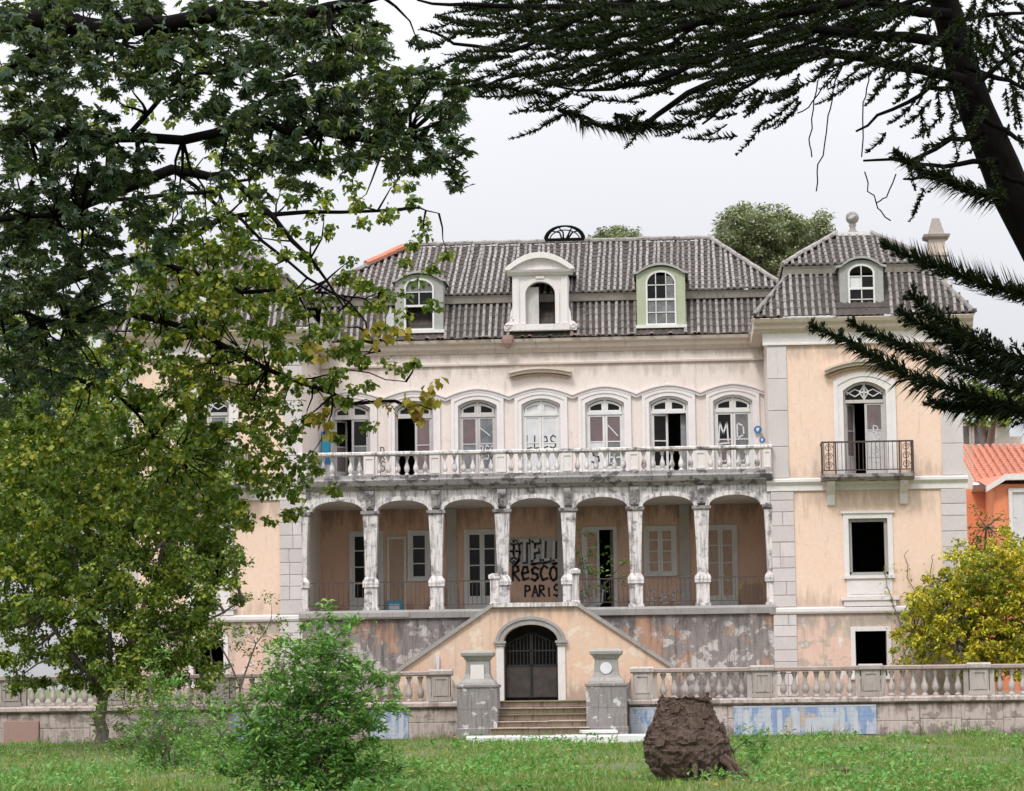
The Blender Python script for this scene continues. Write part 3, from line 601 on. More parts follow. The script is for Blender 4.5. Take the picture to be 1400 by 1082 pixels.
# ---- balcony balustrade: pedestals over the pillars, turned balusters between
def bal_profile(h, r):
    p = [(.9, 0), (.9, .06), (.55, .09), (.5, .14), (.8, .20), (1.0, .32), (.85, .44), (.5, .58), (.38, .70), (.42, .80), (.7, .84), (.55, .88), (.85, .92), (.85, 1.0)]
    return [(a*r, b*h) for a, b in p]
def bal_var(k, h, r, mat):
    mb = MB(); prof = bal_profile(h, r); rr = random.Random(k)
    prof = [(a*(1+rr.uniform(-.06, .06)), b) for a, b in prof]; mb.lathe(prof, n=9)
    return mb.mesh('baluster', mat, True)
BV = [bal_var(k, 0.62, 0.088, 'trim_dirty' if k % 3 else 'trim') for k in range(6)]
yb = YW-.16
bl = MB().box(-7.3, 7.46, yb-.13, yb+.13, 8.04, 8.14).build('balustrade', 'slab', man)
MB().prism_x([(yb-.11, 8.76), (yb-.17, 8.80), (yb-.17, 8.86), (yb-.13, 8.89), (yb+.13, 8.89), (yb+.17, 8.86), (yb+.17, 8.80), (yb+.11, 8.76)], -7.34, 7.50).build('handrail', 'trim_dirty', bl)
PX = [-7.18]+COLX+[7.34]
for i, x in enumerate(PX):
    mb = MB(); w = .17 if 0 < i < 7 else .12
    mb.box(x-w, x+w, yb-.12, yb+.12, 8.14, 8.76)
    mb.band([(x-w+.06, 8.24), (x-w+.06, 8.66), (x+w-.06, 8.66), (x+w-.06, 8.24), (x-w+.06, 8.24)], [(x-w+.02, 8.18), (x-w+.02, 8.72), (x+w-.02, 8.72), (x+w-.02, 8.18), (x-w+.02, 8.18)], yb-.145, yb-.12)
    mb.build('pedestal', 'trim', bl)
for i in range(7):
    a, b = PX[i]+.17, PX[i+1]-.17; n = 6
    for k in range(n):
        if (i, k) in ((0, 3),): continue
        o = link('baluster', random.choice(BV), bl, (a+(b-a)*(k+.5)/n, yb, 8.14)); o.rotation_euler = (random.uniform(-.02, .02), random.uniform(-.03, .03), random.uniform(0, 6))
# ---- basement wall under the loggia, with its ledge
mb = MB(); mb.quad((-7.35, YW-.02, ZT-.3), (7.5, YW-.02, ZT-.3), (7.5, YW-.02, 3.70), (-7.35, YW-.02, 3.70)); mb.build('basement_wall', 'base_wall', man)
mb = MB(); mb.prism_x([(YW, 3.66), (YW-.12, 3.66), (YW-.16, 3.72), (YW-.16, 3.86), (YW-.10, 3.935), (YW, 3.935)], -7.36, -3.9); mb.prism_x([(YW, 3.66), (YW-.10, 3.68), (YW-.12, 3.86), (YW-.08, 3.935), (YW, 3.935)], -3.9, 7.5)
mb.build('ledge', 'coping', man)
# ---- loggia joinery
def ldoor(x0, x1, z0, z1, kindn):
    f = .07; mt = 'wood_white'
    mb = MB(); mb.band([(x0+f, z0), (x0+f, z1-f), (x1-f, z1-f), (x1-f, z0)], [(x0-.03, z0), (x0-.03, z1+.03), (x1+.03, z1+.03), (x1+.03, z0)], YM-.05, YM+.05)
    if z0 > 4.5: mb.box(x0-.05, x1+.05, YM-.08, YM+.04, z0-.07, z0+.02)
    d = mb.build('loggia_door' if z0 < 4.5 else 'loggia_window', mt, man); xm = (x0+x1)/2; za, zb = z0+.02, z1-f
    if kindn == 'glass': 
        leafdoor(d, x0+f, xm-.003, YM+.02, za, zb, 4, ['glass'], 'wood_white', kick=.45); leafdoor(d, xm+.003, x1-f, YM+.02, za, zb, 4, ['glass'], 'wood_white', kick=.45)
    elif kindn == 'window':
        leafdoor(d, x0+f, x1-f, YM+.02, za, zb, 3, ['glass'], 'wood_white')
    elif kindn == 'board':
        leafdoor(d, x0+f, xm-.003, YM+.02, za, zb, 4, ['wood_brown'], 'wood_white', kick=.35 if z0 < 4.5 else 0); leafdoor(d, xm+.003, x1-f, YM+.02, za, zb, 4, ['wood_brown'], 'wood_white', kick=.35 if z0 < 4.5 else 0)
    elif kindn == 'half':
        leafdoor(d, x0+f, xm-.003, YM+.02, za, zb, 4, ['wood_brown'], 'wood_white', kick=.35); leafdoor(d, xm+.003, x1-f, YM+.02, za, zb, 4, ['wood_brown'], 'wood_tired', -1.35, 1, kick=.35)
kinds = ['glass', 'window', 'glass', 'half', 'board', 'board']
for (xc, h, z0, z1, _, _), kd in zip(LD, kinds): ldoor(xc-h, xc+h, z0, z1, kd)
# narrow closed brown door between them
mb = MB(); mb.band([(-4.98, 3.95), (-4.98, 6.38), (-4.49, 6.38), (-4.49, 3.95)], [(-5.05, 3.95), (-5.05, 6.46), (-4.42, 6.46), (-4.42, 3.95)], YM-.05, YM-.002)
nd = mb.build('loggia_door', 'wood_white', man); MB().box(-4.98, -4.49, YM-.03, YM-.004, 3.95, 6.38).build('door_leaf', 'wood_brown', nd)
for x in (0.72, 4.72, -2.9): MB().box(x-.16, x+.16, YM-.10, YM-.002, 3.93, 7.34).build('wall_pier', 'limewash', man)
# plank dados
for x0, x1 in ((-7.1, -6.4), (-3.55, -2.6), (6.5, 7.25)):
    n = int((x1-x0)/.14)
    for i in range(n): MB().box(x0+.14*i+.004, x0+.14*(i+1)-.004, YM-.03-.004*(i % 3), YM-.002, 3.94, 4.72+.01*(i % 2)).build('dado_plank', 'wood_brown' if x0 > -7 else 'loggia', man)
# thin iron rail between the pillars
ends = [-7.30]+COLX+[7.44]
for i in range(7):
    if i == 3: continue
    a, b = ends[i]+(.2 if i else .16), ends[i+1]-.2; mb = MB()
    mb.box(a, b, YW+.13, YW+.16, 4.80, 4.835); mb.box(a, b, YW+.135, YW+.155, 4.08, 4.10)
    r = mb.build('loggia_railing', 'iron', man)
    if i == 0: railbar = MB().box(-.006, .006, -.006, .006, 0, .72).mesh('railing_bar', 'iron')
    for k in range(12): link('bar', railbar, r, (a+(b-a)*(k+.5)/12, YW+.145, 4.09))
# ---- spray-painted writing
GLY = {'O': [[(.5, 1), (.15, .85), (0, .5), (.15, .15), (.5, 0), (.85, .15), (1, .5), (.85, .85), (.5, 1)]], 'T': [[(0, 1), (1, 1)], [(.5, 1), (.45, 0)]],
       'E': [[(1, 1), (.1, .95), (0, 0), (.95, .05)], [(.05, .5), (.8, .55)]], 'L': [[(.1, 1), (0, 0), (.9, .08)]], 'J': [[(.2, 1), (.9, 1), (.75, .15), (.3, 0), (0, .25)]],
       'R': [[(0, 0), (.05, 1), (.7, .95), (.8, .65), (.1, .5), (.9, 0)]], 'e': [[(0, .45), (.85, .55), (.7, .9), (.25, .9), (0, .5), (.2, .05), (.9, .15)]], 'A': [[(0, 0), (.5, 1), (1, 0)], [(.2, .4), (.8, .4)]],
       'S': [[(.95, .85), (.5, 1), (.1, .8), (.2, .55), (.8, .45), (.9, .2), (.5, 0), (0, .12)]], 'C': [[(.95, .85), (.5, 1), (.1, .75), (0, .4), (.3, .03), (.95, .15)]], 'G': [[(.9, .9), (.4, 1), (.05, .6), (.2, .05), (.8, .1), (.9, .45), (.5, .45)]],
       'P': [[(0, 0), (.05, 1), (.75, .95), (.85, .6), (.05, .45)]], 'I': [[(.4, 1), (.45, 0)]], 'i': [[(.4, .7), (.45, 0)]], 'U': [[(0, 1), (.05, .2), (.4, 0), (.85, .2), (.95, 1)]], 'M': [[(0, 0), (.15, 1), (.5, .4), (.9, 1), (1, 0)], [(-.1, -.15), (1.1, -.1)]],
       'D': [[(.05, 0), (.05, 1), (.8, .8), (.85, .25), (.05, 0)]], 'B': [[(.05, 0), (0, 1), (.7, .9), (.6, .6), (.05, .5), (.8, .4), (.8, .1), (.05, 0)]], 'z': [[(0, .9), (.9, .95), (.05, .1), (1, .05)]], '/': [[(0, .85), (1, .15)]], '-': [[(0, .5), (1, .55)]]}
def ribbon(mb, pts, w, y):
    for (xa, za), (xb, zb) in zip(pts, pts[1:]):
        dx, dz = xb-xa, zb-za; l = math.hypot(dx, dz) or 1; nx, nz = -dz/l*w/2, dx/l*w/2; ex, ez = dx/l*w*.35, dz/l*w*.35
        mb.prism([(xa+nx-ex, za+nz-ez), (xb+nx+ex, zb+nz+ez), (xb-nx+ex, zb-nz+ez), (xa-nx-ex, za-nz-ez)], y-.002, y+.001)
def write(txt, x, z, cw, h, w, y, mat, par, gap=.22, dx=0, dz=0, layer=0, name='graffiti'):
    mb = MB(); rr = random.Random(txt)
    for k, ch in enumerate(txt):
        j = rr.uniform(-.03, .03)*h; sc = 1+rr.uniform(-.07, .07)
        for n_, s in enumerate(GLY.get(ch, [])):
            ribbon(mb, [(x+dx+k*cw+px_*cw*(1-gap), z+dz+j+pz*h*sc) for px_, pz in s], w, y-.0045*layer-.0008*((k+n_) % 3))
    return mb.build(name, mat, par)
MB().box(-1.0, 0.54, YM-.012, YM-.002, 5.45, 6.38).build('painted_patch', 'limewash', man)
yg = YM-.018
write('OTELL', -0.98, 5.58, .35, .66, .18, yg, 'spray_black', man, .38, .03, -.04, 0)
write('OTELL', -0.98, 5.58, .35, .66, .10, yg, 'spray_grey', man, .38, 0, 0, 1)
write('ReSCO', -0.92, 4.95, .305, .47, .085, YM-.008, 'spray_black', man)
write('PARiS', -0.52, 4.43, .235, .37, .065, YM-.008, 'spray_black', man)
yw_ = YM+.105
write('LLeS', WINX[3]-.50, 9.30, .26, .42, .035, yw_, 'spray_black', man)
write('zSO', WINX[2]+.06, 8.95, .17, .5, .03, yw_, 'spray_white', man); write('/-', WINX[2]+.08, 9.7, .40, .35, .03, yw_, 'spray_white', man)
write('S', WINX[4]-.45, 8.75, .34, .5, .05, yw_, 'spray_black', man); write('E-', WINX[4]+.12, 8.75, .25, .4, .04, yw_, 'spray_white', man); write('/', WINX[4]+.1, 9.6, .4, .5, .035, yw_, 'spray_white', man)
write('M', WINX[6]-.48, 9.42, .40, .62, .05, yw_, 'spray_white', man); write('U', WINX[6]-.42, 8.75, .3, .35, .04, yw_, 'spray_white', man)
write('D', WINX[6]+.12, 9.5, .34, .5, .05, yw_, 'spray_white', man); write('O', WINX[6]+.12, 8.75, .38, .5, .05, yw_, 'spray_white', man)
write('B', 10.66, 9.0, .26, .5, .03, YW+.125, 'spray_white', man); write('S', 10.62, 8.3, .3, .5, .03, YW+.125, 'spray_white', man)
write('R', WINX[1]-1.12, 9.0, .20, .42, .03, YM-.095, 'spray_black', man); write('S', WINX[1]-1.12, 8.6, .20, .35, .03, YM-.095, 'spray_black', man)
write('GeO', 3.45, 4.12, .42, .42, .05, YM-.008, 'spray_white', man); write('SU', 1.30, 4.1, .42, .5, .05, YM-.085, 'spray_white', man)
wing(1); wing(-1)
# ---- roof
def row_mesh(L, r=.054, step=.36, mat='tile', key={}):
    L = round(L/.12)*.12
    if L < .15: L = .15
    if (L, mat) in key: return key[(L, mat)]
    mb = MB(); n = max(1, round(L/step)); rr = random.Random(int(L*100))
    for i in range(n):
        a, b = L*i/n, L*(i+1)/n+.03; r0, r1 = r*1.06, r*.94; j = rr.uniform(-.008, .008); lift = .028
        va = [(r0*math.cos(t)+j, a, .008+r0*math.sin(t)+.008) for t in np.linspace(math.pi, 0, 5)]; vb = [(r1*math.cos(t)+j, b, r1*math.sin(t)) for t in np.linspace(math.pi, 0, 5)]
        mb.add(va+vb, [(k, k+1, k+6, k+5) for k in range(4)]+[(0, 1, 2, 3, 4)])
    me = mb.mesh('tile_row', mat); key[(L, mat)] = me; return me
def slope(par, P0, ux, W_, up, Lf, sp=.207, stuff=False, mat='tile', skip=None):
    """tiled plane: P0 lower left corner, ux along the eaves, up the slope; Lf(s) gives (start, end) up the slope at s"""
    P0, ux, up = Vector(P0), Vector(ux).normalized(), Vector(up).normalized(); nrm = ux.cross(up).normalized()
    n = int(W_/sp); sp = W_/n; pan = MB(); joined = MB()
    R3 = Matrix((ux, up, nrm)).transposed()
    for i in range(n):
        s = (i+.5)*sp; a, b = Lf(s)
        if b-a < .12: continue
        # channel tiles: shallow V, stepped
        m = max(1, round((b-a)/.36))
        for k in range(m):
            t0, t1 = a+(b-a)*k/m, a+(b-a)*(k+1)/m+.02
            for e0, e1 in ((-.5, 0), (0, .5)):
                q = [P0+ux*(s+sp/2+e*sp)+up*t+nrm*(-.03 if e == 0 else .0)+nrm*(.02 if t == t0 else 0) for e, t in ((e0, t0), (e1, t0), (e1, t1), (e0, t1))]
                pan.quad(*q)
        if skip and skip(s): continue
        me = row_mesh(b-a, mat=mat); base = P0+ux*(s+random.uniform(-.012, .012))+up*(a+random.uniform(-.05, .03))+nrm*(.004+random.uniform(0, .014)+.012*math.sin(s*1.3))
        if stuff:
            joined.add([tuple(base+R3 @ Vector(v.co)) for v in me.vertices], [tuple(p.vertices) for p in me.polygons])
        else:
            o = link('tile_row', me, par, tuple(base)); rz = Matrix.Rotation(random.gauss(0, .008)+.006*math.sin(s*.9), 3, 'Z') @ Matrix.Rotation(random.gauss(0, .003), 3, 'X')
            o.rotation_euler = (R3 @ rz).to_euler()
    pan.build('channel_tiles', 'pan', par, kind='stuff')
    if stuff and joined.v: joined.build('cover_tiles', mat, par, kind='stuff')
# body under the tiles closes the attic
mb = MB(); mb.add([(-7.4, 84.62, 12.86), (7.5, 84.62, 12.86), (7.5, 94, 12.86), (-7.4, 94, 12.86), (-7.6, 85.65, 14.30), (7.8, 85.65, 14.30), (7.8, 93, 14.3), (-7.6, 93, 14.3)], [(3, 2, 6, 7), (1, 2, 6, 5), (0, 3, 7, 4), (4, 5, 6, 7)])
mb.add([(-7.5, 93, 14.3), (7.9, 93, 14.3), (5.8, 89.4, 16.8), (-4.7, 89.4, 16.8)], [(0, 1, 2, 3)])
rf = mb.build('roof', 'pan', man)
DORM = [(-3.92, .86), (0.13, 1.0), (4.10, .86)]
slope(rf, (-7.3, 84.55, 12.92), (1, 0, 0), 14.8, (0, 1.06, 1.36), lambda s: (0, 1.66), skip=lambda s: any(abs(s-7.3-c) < h-.1 for c, h in DORM))
sl_up = Vector((0, 4.15, 2.36)); SLn = sl_up.length
def upper(s):
    x = -8.0+s
    if x < -4.6: return (0, SLn*max(0, (x+8.0)/3.4))
    if x > 5.8: return (0, SLn*max(0, (8.15-x)/2.35))
    return (0, SLn)
slope(rf, (-8.0, 85.28, 14.48), (1, 0, 0), 16.1, sl_up, upper, skip=lambda s: abs(s-8.0-.13) < 1.0 and False)
# hip ends and back
slope(rf, (8.15, 85.3, 14.48), (0, 1, 0), 8.2, (-2.35, 0, 2.36), lambda s: (0, 3.33*min(1, s/4.1, (8.2-s)/4.1)), stuff=True)
slope(rf, (-8.0, 93.5, 14.48), (0, -1, 0), 8.2, (3.4, 0, 2.36), lambda s: (0, 4.14*min(1, s/4.1, (8.2-s)/4.1)), stuff=True)
def ridge(pts, par, mat='tile', r=.09, name='ridge_tiles'):
    mb = MB()
    for a, b in zip(pts, pts[1:]):
        a, b = Vector(a), Vector(b); n = max(1, int((b-a).length/.4))
        for i in range(n):
            p, q = a.lerp(b, i/n), a.lerp(b, (i+1)/n+.05/max(.4, (b-a).length)); j = random.uniform(-.012, .012)
            mb.tube([p+Vector((0, 0, j)), q+Vector((0, 0, j+.015))], [r, r*.85], 7)
    return mb.build(name, mat, par)
ridge([(-8.0, 85.25, 14.56), (-4.6, 89.4, 16.92), (5.8, 89.4, 16.92), (8.15, 85.25, 14.56)], rf)
ridge([(-4.9, 89.05, 16.78), (-6.0, 87.7, 16.02)], rf, 'tile_red', .13, 'red_ridge_tiles')
MB().prism_x([(85.62, 14.20), (85.42, 14.22), (85.36, 14.40), (85.30, 14.46), (85.62, 14.46)], -7.9, 8.0).build('fascia', 'fascia', rf)
def wing_roof(sg):
    X = (lambda x: x) if sg > 0 else mir
    xl, xr = sorted((X(7.02), X(13.80))); tl, tr = sorted((X(8.20), X(12.62))); c = X(10.4)
    mb = MB(); y0, y1 = YW-.5, YW+.75
    mb.add([(xl+.1, 94, 12.8), (xr-.1, 94, 12.8), (tr, 93, 14.4), (tl, 93, 14.4)], [(0, 1, 2, 3)])
    mb.box(xl+.4, xr-.4, YW+.1, 94, 12.7, 12.82)
    r = mb.build('roof', 'pan', man)
    Lw = Vector((0, 1.25, 1.55)).length; W_ = xr-xl
    def low(s): return (0, Lw*min(1, s/(tl-xl), (W_-s)/(tl-xl)))
    slope(r, (xl, y0, 12.86), (1, 0, 0), W_, (0, 1.25, 1.55), low, .212, skip=lambda s: abs(xl+s-c) < .68)
    LL = Vector((tl-xl, 0, 1.55)).length
    for (x, u, d) in ((xl, (0, -1, 0), 1), (xr, (0, 1, 0), -1)):
        slope(r, (x, 94 if d > 0 else y0, 12.86), u, 94-y0, (d*(tl-xl), 0, 1.55), (lambda s: (0, LL*min(1, (94-y0-s)/1.25))) if d > 0 else (lambda s: (0, LL*min(1, s/1.25))), .212, stuff=True)
    mb = MB(); mb.prism_x([(y1+.1, 14.34), (y1-.10, 14.36), (y1-.16, 14.52), (y1-.22, 14.60), (y1+.1, 14.60)], tl-.18, tr+.18); mb.box(tl-.18, tl-.0, y1+.1, 93, 14.36, 14.6); mb.box(tr, tr+.18, y1+.1, 93, 14.36, 14.6)
    mb.build('fascia', 'fascia', r)
    ul, ur = tl-.22, tr+.22; rise = 1.36; run = 2.5; half = (ur-ul)/2-.58; SU = Vector((0, run, rise)); Wu = ur-ul
    slope(r, (ul, y1-.24, 14.62), (1, 0, 0), Wu, SU, lambda s: (0, SU.length*min(1, s/half, (Wu-s)/half)), .212)
    LS = Vector((half, 0, rise)).length
    slope(r, (ul, 93, 14.62), (0, -1, 0), 93-y1+.24, (half, 0, rise), lambda s: (0, LS*min(1, (93-y1+.24-s)/run)), .212, stuff=True)
    slope(r, (ur, y1-.24, 14.62), (0, 1, 0), 93-y1+.24, (-half, 0, rise), lambda s: (0, LS*min(1, s/run)), .212, stuff=True)
    zt = 14.62+rise
    ridge([(xl+.02, y0, 12.92), (tl, y1, 14.40)], r); ridge([(xr-.02, y0, 12.92), (tr, y1, 14.40)], r)
    ridge([(ul, y1-.24, 14.68), (ul+half, y1+run-.24, zt+.05), (ul+half, 92, zt+.05)], r); ridge([(ur, y1-.24, 14.68), (ur-half, y1+run-.24, zt+.05), (ur-half, 92, zt+.05)], r)
    MB().box(ul+half-.02, ur-half+.02, y1+run-.3, 92, zt-.03, zt+.09).build('lead_flat', 'trim', r)
    # ball finial on its stand
    yc = y1+run+.1
    mb = MB(); mb.lathe([(.20, 0), (.20, .06), (.12, .12), (.09, .22), (.13, .30), (.10, .34)]+[(.215*math.sin(t), .54-.215*math.cos(t)) for t in np.linspace(.5, math.pi-.02, 9)], (c, yc, zt+.08), 14)
    f = mb.build('ball_finial', 'pedestal', man, smooth=True)
    # dormer of the wing
    dormer(c, .42, .68, 13.06, 14.22, .30, YW-.12, 'wood_grey', 'wing', man)
    # chimney towards the outer side
    xc = X(13.0); yk = YW+2.4
    mb = MB(); mb.lathe([(.30, 12.9), (.30, 15.05), (.36, 15.1), (.36, 15.2), (.26, 15.22), (.26, 15.62)], (xc, yk, 0), square=True)
    ch = mb.build('chimney', 'cornice', man)
    MB().lathe([(.26, 15.62), (.40, 15.70), (.42, 15.78), (.26, 15.80), (.23, 15.90), (.13, 16.26), (.11, 16.34), (.02, 16.35)], (xc, yk, 0), square=True).build('chimney_cap', 'fascia', ch)
def dormer(c, h, H, zb, zs, rise, y, mat, sty, par):
    """timber dormer: arched window in board cheeks under a curved hood"""
    mb = MB(); zt = zs+rise+.16
    sh = zs+rise-.13; head = arc(c, H, sh, .26, 12, 'seg')
    inn = arc(c, h, zs, rise, 12, 'ell')
    mb.band([(c-h, zb)]+inn+[(c+h, zb)], [(c-H, zb)]+head+[(c+H, zb)], y, y+.10)
    d = mb.build('dormer', mat, par)
    mb = MB()
    for s in (-1, 1): mb.quad((c+s*H, y+.05, zb-.2), (c+s*H, y+2.4, zb-.2), (c+s*H, y+2.4, sh), (c+s*H, y+.05, sh))
    pts = [(c-H-.10, sh+.0)]+arc(c, H-.05, sh+.03, .27, 12, 'seg')+[(c+H+.10, sh+.0)]
    for (xa, za), (xb, zb2) in zip(pts, pts[1:]): mb.quad((xa, y-.10, za), (xb, y-.10, zb2), (xb, y+2.6, zb2), (xa, y+2.6, za))
    mb.build('dormer_side', mat, d)
    mb = MB(); mb.band(pts, [(x, z+.07) for x, z in pts], y-.12, y+1.2); mb.build('dormer_hood', 'wood_grey', d)
    mb = MB(); mb.box(c-H-.04, c+H+.04, y-.12, y+.12, zb-.10, zb); mb.build('sill', 'wood_white' if sty != 'wing' else 'wood_grey', d)
    mb = MB()
    for k in range(7): mb.box(c-H+.02+.2*k*H/.7, c-H+.17+.2*k*H/.7, y-.02, y+.3, zb-.32, zb-.10)
    mb.build('apron_tiles', 'tile', d)
    f = .06
    mb = MB(); io = arc(c, h-.001, zs, rise-.001, 12, 'ell'); ii = arc(c, h-f, zs, rise-f, 12, 'ell')
    mb.band([(c-h+f, zb+f)]+ii+[(c+h-f, zb+f), (c-h+f, zb+f)], [(c-h, zb)]+io+[(c+h, zb), (c-h, zb)], y-.03, y+.05)
    zm = zb+(zs+rise-zb)*.47; mb.box(c-h+f, c+h-f, y-.03, y+.04, zm-.035, zm+.035)
    nc = 3 if sty == 'curtained' else 2
    hi = [c-h+2*h*k/nc for k in range(1, nc)]
    for x in hi:
        mb.box(x-.015, x+.015, y-.02, y+.03, zm+.035, zs+rise*.9)
        if sty != 'open': mb.box(x-.015, x+.015, y-.02, y+.03, zb+f, zm-.035)
    zu = zm+(zs+rise-zm)*.5; mb.box(c-h+f, c+h-f, y-.02, y+.03, zu-.014, zu+.014)
    if sty != 'open': mb.box(c-h+f, c+h-f, y-.02, y+.03, (zb+zm)/2-.014, (zb+zm)/2+.014)
    mb.build('sash', 'wood_white', d)
    xs = [c-h+f]+hi+[c+h-f]
    for i in range(nc):
        for j, (za, zb2) in enumerate(((zb+f, (zb+zm)/2), ((zb+zm)/2, zm), (zm, zu))):
            if sty == 'open' and j < 2: continue
            if sty == 'curtained': mt = 'grey_pane' if (j < 2 or i == 2) else 'glass'
            elif sty == 'wing': mt = 'white_pane' if (j == 2 and i == 0) else 'glass'
            else: mt = 'glass'
            pane(d, mt, xs[i]+.016, xs[i+1]-.016, y+.012, za+.016, zb2-.016)
    if sty == 'curtained': pane(d, 'grey_pane', xs[2]+.016, xs[3]-.04, y+.012, zu+.016, zs+rise*.55); pane(d, 'glass', xs[0]+.04, xs[2]-.02, y+.012, zu+.016, zs+rise*.6)
    elif sty == 'open': MB().prism([(c-h+f, zu+.02), (c+h-f, zu+.02)]+[p for p in reversed(ii) if p[1] > zu], y+.05, y+.06).build('pane', 'grey_pane', d)
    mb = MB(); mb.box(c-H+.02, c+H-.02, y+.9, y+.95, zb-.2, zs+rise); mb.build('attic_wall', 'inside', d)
    return d
wing_roof(1); wing_roof(-1)
dormer(-3.90, .50, .80, 13.26, 14.66, .34, 84.78, 'wood_grey', 'open', man)
dormer(4.10, .50, .80, 13.26, 14.66, .42, 84.78, 'wood_green', 'curtained', man)
MB().add([(-5.0, 84.72, 13.3), (-4.72, 84.72, 13.3), (-4.74, 84.74, 13.95), (-4.86, 84.76, 14.02), (-5.0, 84.74, 13.7)], [(0, 1, 2, 3, 4)]).build('torn_cloth', 'curtain', man)
# central stone dormer with segmental pediment and scrolls
c = 0.13; y = 84.58; H = .92; h = .49
mb = MB(); wall(mb, c-H, c+H, 13.12, 14.98, y, .28, [(c, h, 13.36, 14.35, .42, 'ell')])
for s in (-1, 1): mb.quad((c+s*H, y, 13.0), (c+s*H, 87.2, 13.0), (c+s*H, 87.2, 14.98), (c+s*H, y, 14.98))
mb.quad((c-H, y, 14.98), (c+H, y, 14.98), (c+H, 88.0, 14.98), (c-H, 88.0, 14.98))
sd_ = mb.build('stone_dormer', 'trim_clean', man)
mb = MB(); mb.band([(c-h, 13.36)]+arc(c, h, 14.35, .42, 14, 'ell')+[(c+h, 13.36)], [(c-h-.14, 13.36)]+arc(c, h, 14.35, .42, 14, 'ell', .14)+[(c+h+.14, 13.36)], y-.05, y+.01)
mb.box(c-.14, c+.14, y-.09, y+.01, 14.86, 14.95)
for s in (-1, 1): mb.box(c+s*(H-.12)-.10, c+s*(H-.12)+.10, y-.04, y+.01, 13.36, 14.9)
mb.build('arch_surround', 'trim_clean', sd_)
mb = MB(); mb.prism_x([(y+.1, 14.98), (y-.06, 14.98), (y-.10, 15.03), (y-.20, 15.07), (y-.24, 15.14), (y+.1, 15.14)], c-H-.16, c+H+.16)
a = arc(c, H+.22, 15.14, .52, 16, 'seg'); mb.band([(x, z-.13 if 0 < i < 16 else z) for i, (x, z) in enumerate(a)], [(x, z+.06) for x, z in a], y-.26, y+.5)
mb.build('pediment', 'trim_clean', sd_)
MB().prism([(c-H-.1, 15.14)]+[(x, z-.10) for x, z in a[1:-1]]+[(c+H+.1, 15.14)], y-.08, y+.4).build('tympanum', 'trim', sd_)
mb = MB(); mb.prism([(x, z+.06) for x, z in a], y+.5, 88.2); mb.build('dormer_roof', 'coping', sd_)
mb = MB(); mb.box(c-H-.04, c+H+.04, y-.12, y+.1, 13.14, 13.34); mb.build('sill', 'trim', sd_)
for s in (-1, 1):
    mb = MB(); pts = [(c+s*(H+.002), 13.14), (c+s*(H+.26), 13.14), (c+s*(H+.30), 13.30), (c+s*(H+.20), 13.42), (c+s*(H+.10), 13.46), (c+s*(H+.07), 13.75), (c+s*(H+.002), 13.95)]
    mb.prism(pts, y, y+.22); t = np.linspace(0, 8, 20); mb.tube([(c+s*(H+.17)+.10*(1-q/11)*math.cos(q), y-.01, 13.27+.10*(1-q/11)*math.sin(q)) for q in t], .028, 5)
    mb.build('scroll', 'trim_clean', sd_)
mb = MB(); mb.box(c-h, c-.06, y+.2, y+.24, 13.36, 14.62); mb.build('shutter', 'wood_tired', sd_)
mb = MB(); mb.box(c-.06, c+h, y+.9, y+.95, 14.25, 14.45); mb.build('ceiling_beam', 'trim', sd_)
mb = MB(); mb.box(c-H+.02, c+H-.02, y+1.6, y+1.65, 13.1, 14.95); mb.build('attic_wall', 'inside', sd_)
# crooked downpipe head and broken tiles at the eaves
mb = MB(); mb.lathe([(.05, 12.55), (.17, 12.72), (.20, 12.85), (.20, 12.98)], (-.95, 84.5, 0), 8); mb.build('rain_hopper', 'tile_pink', man)
for k in range(34):
    x = -7.0+random.random()*14.2; mb = MB(); r0 = .07; t_ = np.linspace(math.pi, 0, 5)
    L = random.uniform(.16, .3); mb.add([(x+r0*math.cos(t), 84.42, 12.90+r0*math.sin(t)) for t in t_]+[(x+r0*math.cos(t), 84.42+L, 12.96+r0*math.sin(t)) for t in t_], [(q, q+1, q+6, q+5) for q in range(4)])
    mb.build('eaves_tile', random.choice(['tile_pink', 'tile', 'tile_pink']), rf)
# half-round iron cresting on the ridge
mb = MB(); p = at(772, 334, 89.4); cxx, czz = p[0], 16.98
mb.tube([(cxx+.66*math.cos(t), 89.4, czz+.48*math.sin(t)) for t in np.linspace(0, math.pi, 14)], [.03+.05*abs(math.cos(t)) for t in np.linspace(0, math.pi, 14)], 5)
mb.tube([(cxx+.52*math.cos(t), 89.42, czz+.34*math.sin(t)) for t in np.linspace(0.1, math.pi-.1, 12)], .02, 4)
for t in (.7, 1.15, 1.9, 2.4): mb.tube([(cxx+.12*math.cos(t), 89.4, czz), (cxx+.3*math.cos(t)+.05, 89.4, czz+.25), (cxx+.62*math.cos(t), 89.4, czz+.46*math.sin(t))], [.035, .03, .02], 4)
mb.box(cxx-.68, cxx+.68, 89.3, 89.5, 16.92, 17.02); mb.build('iron_cresting', 'bark_dark', man)
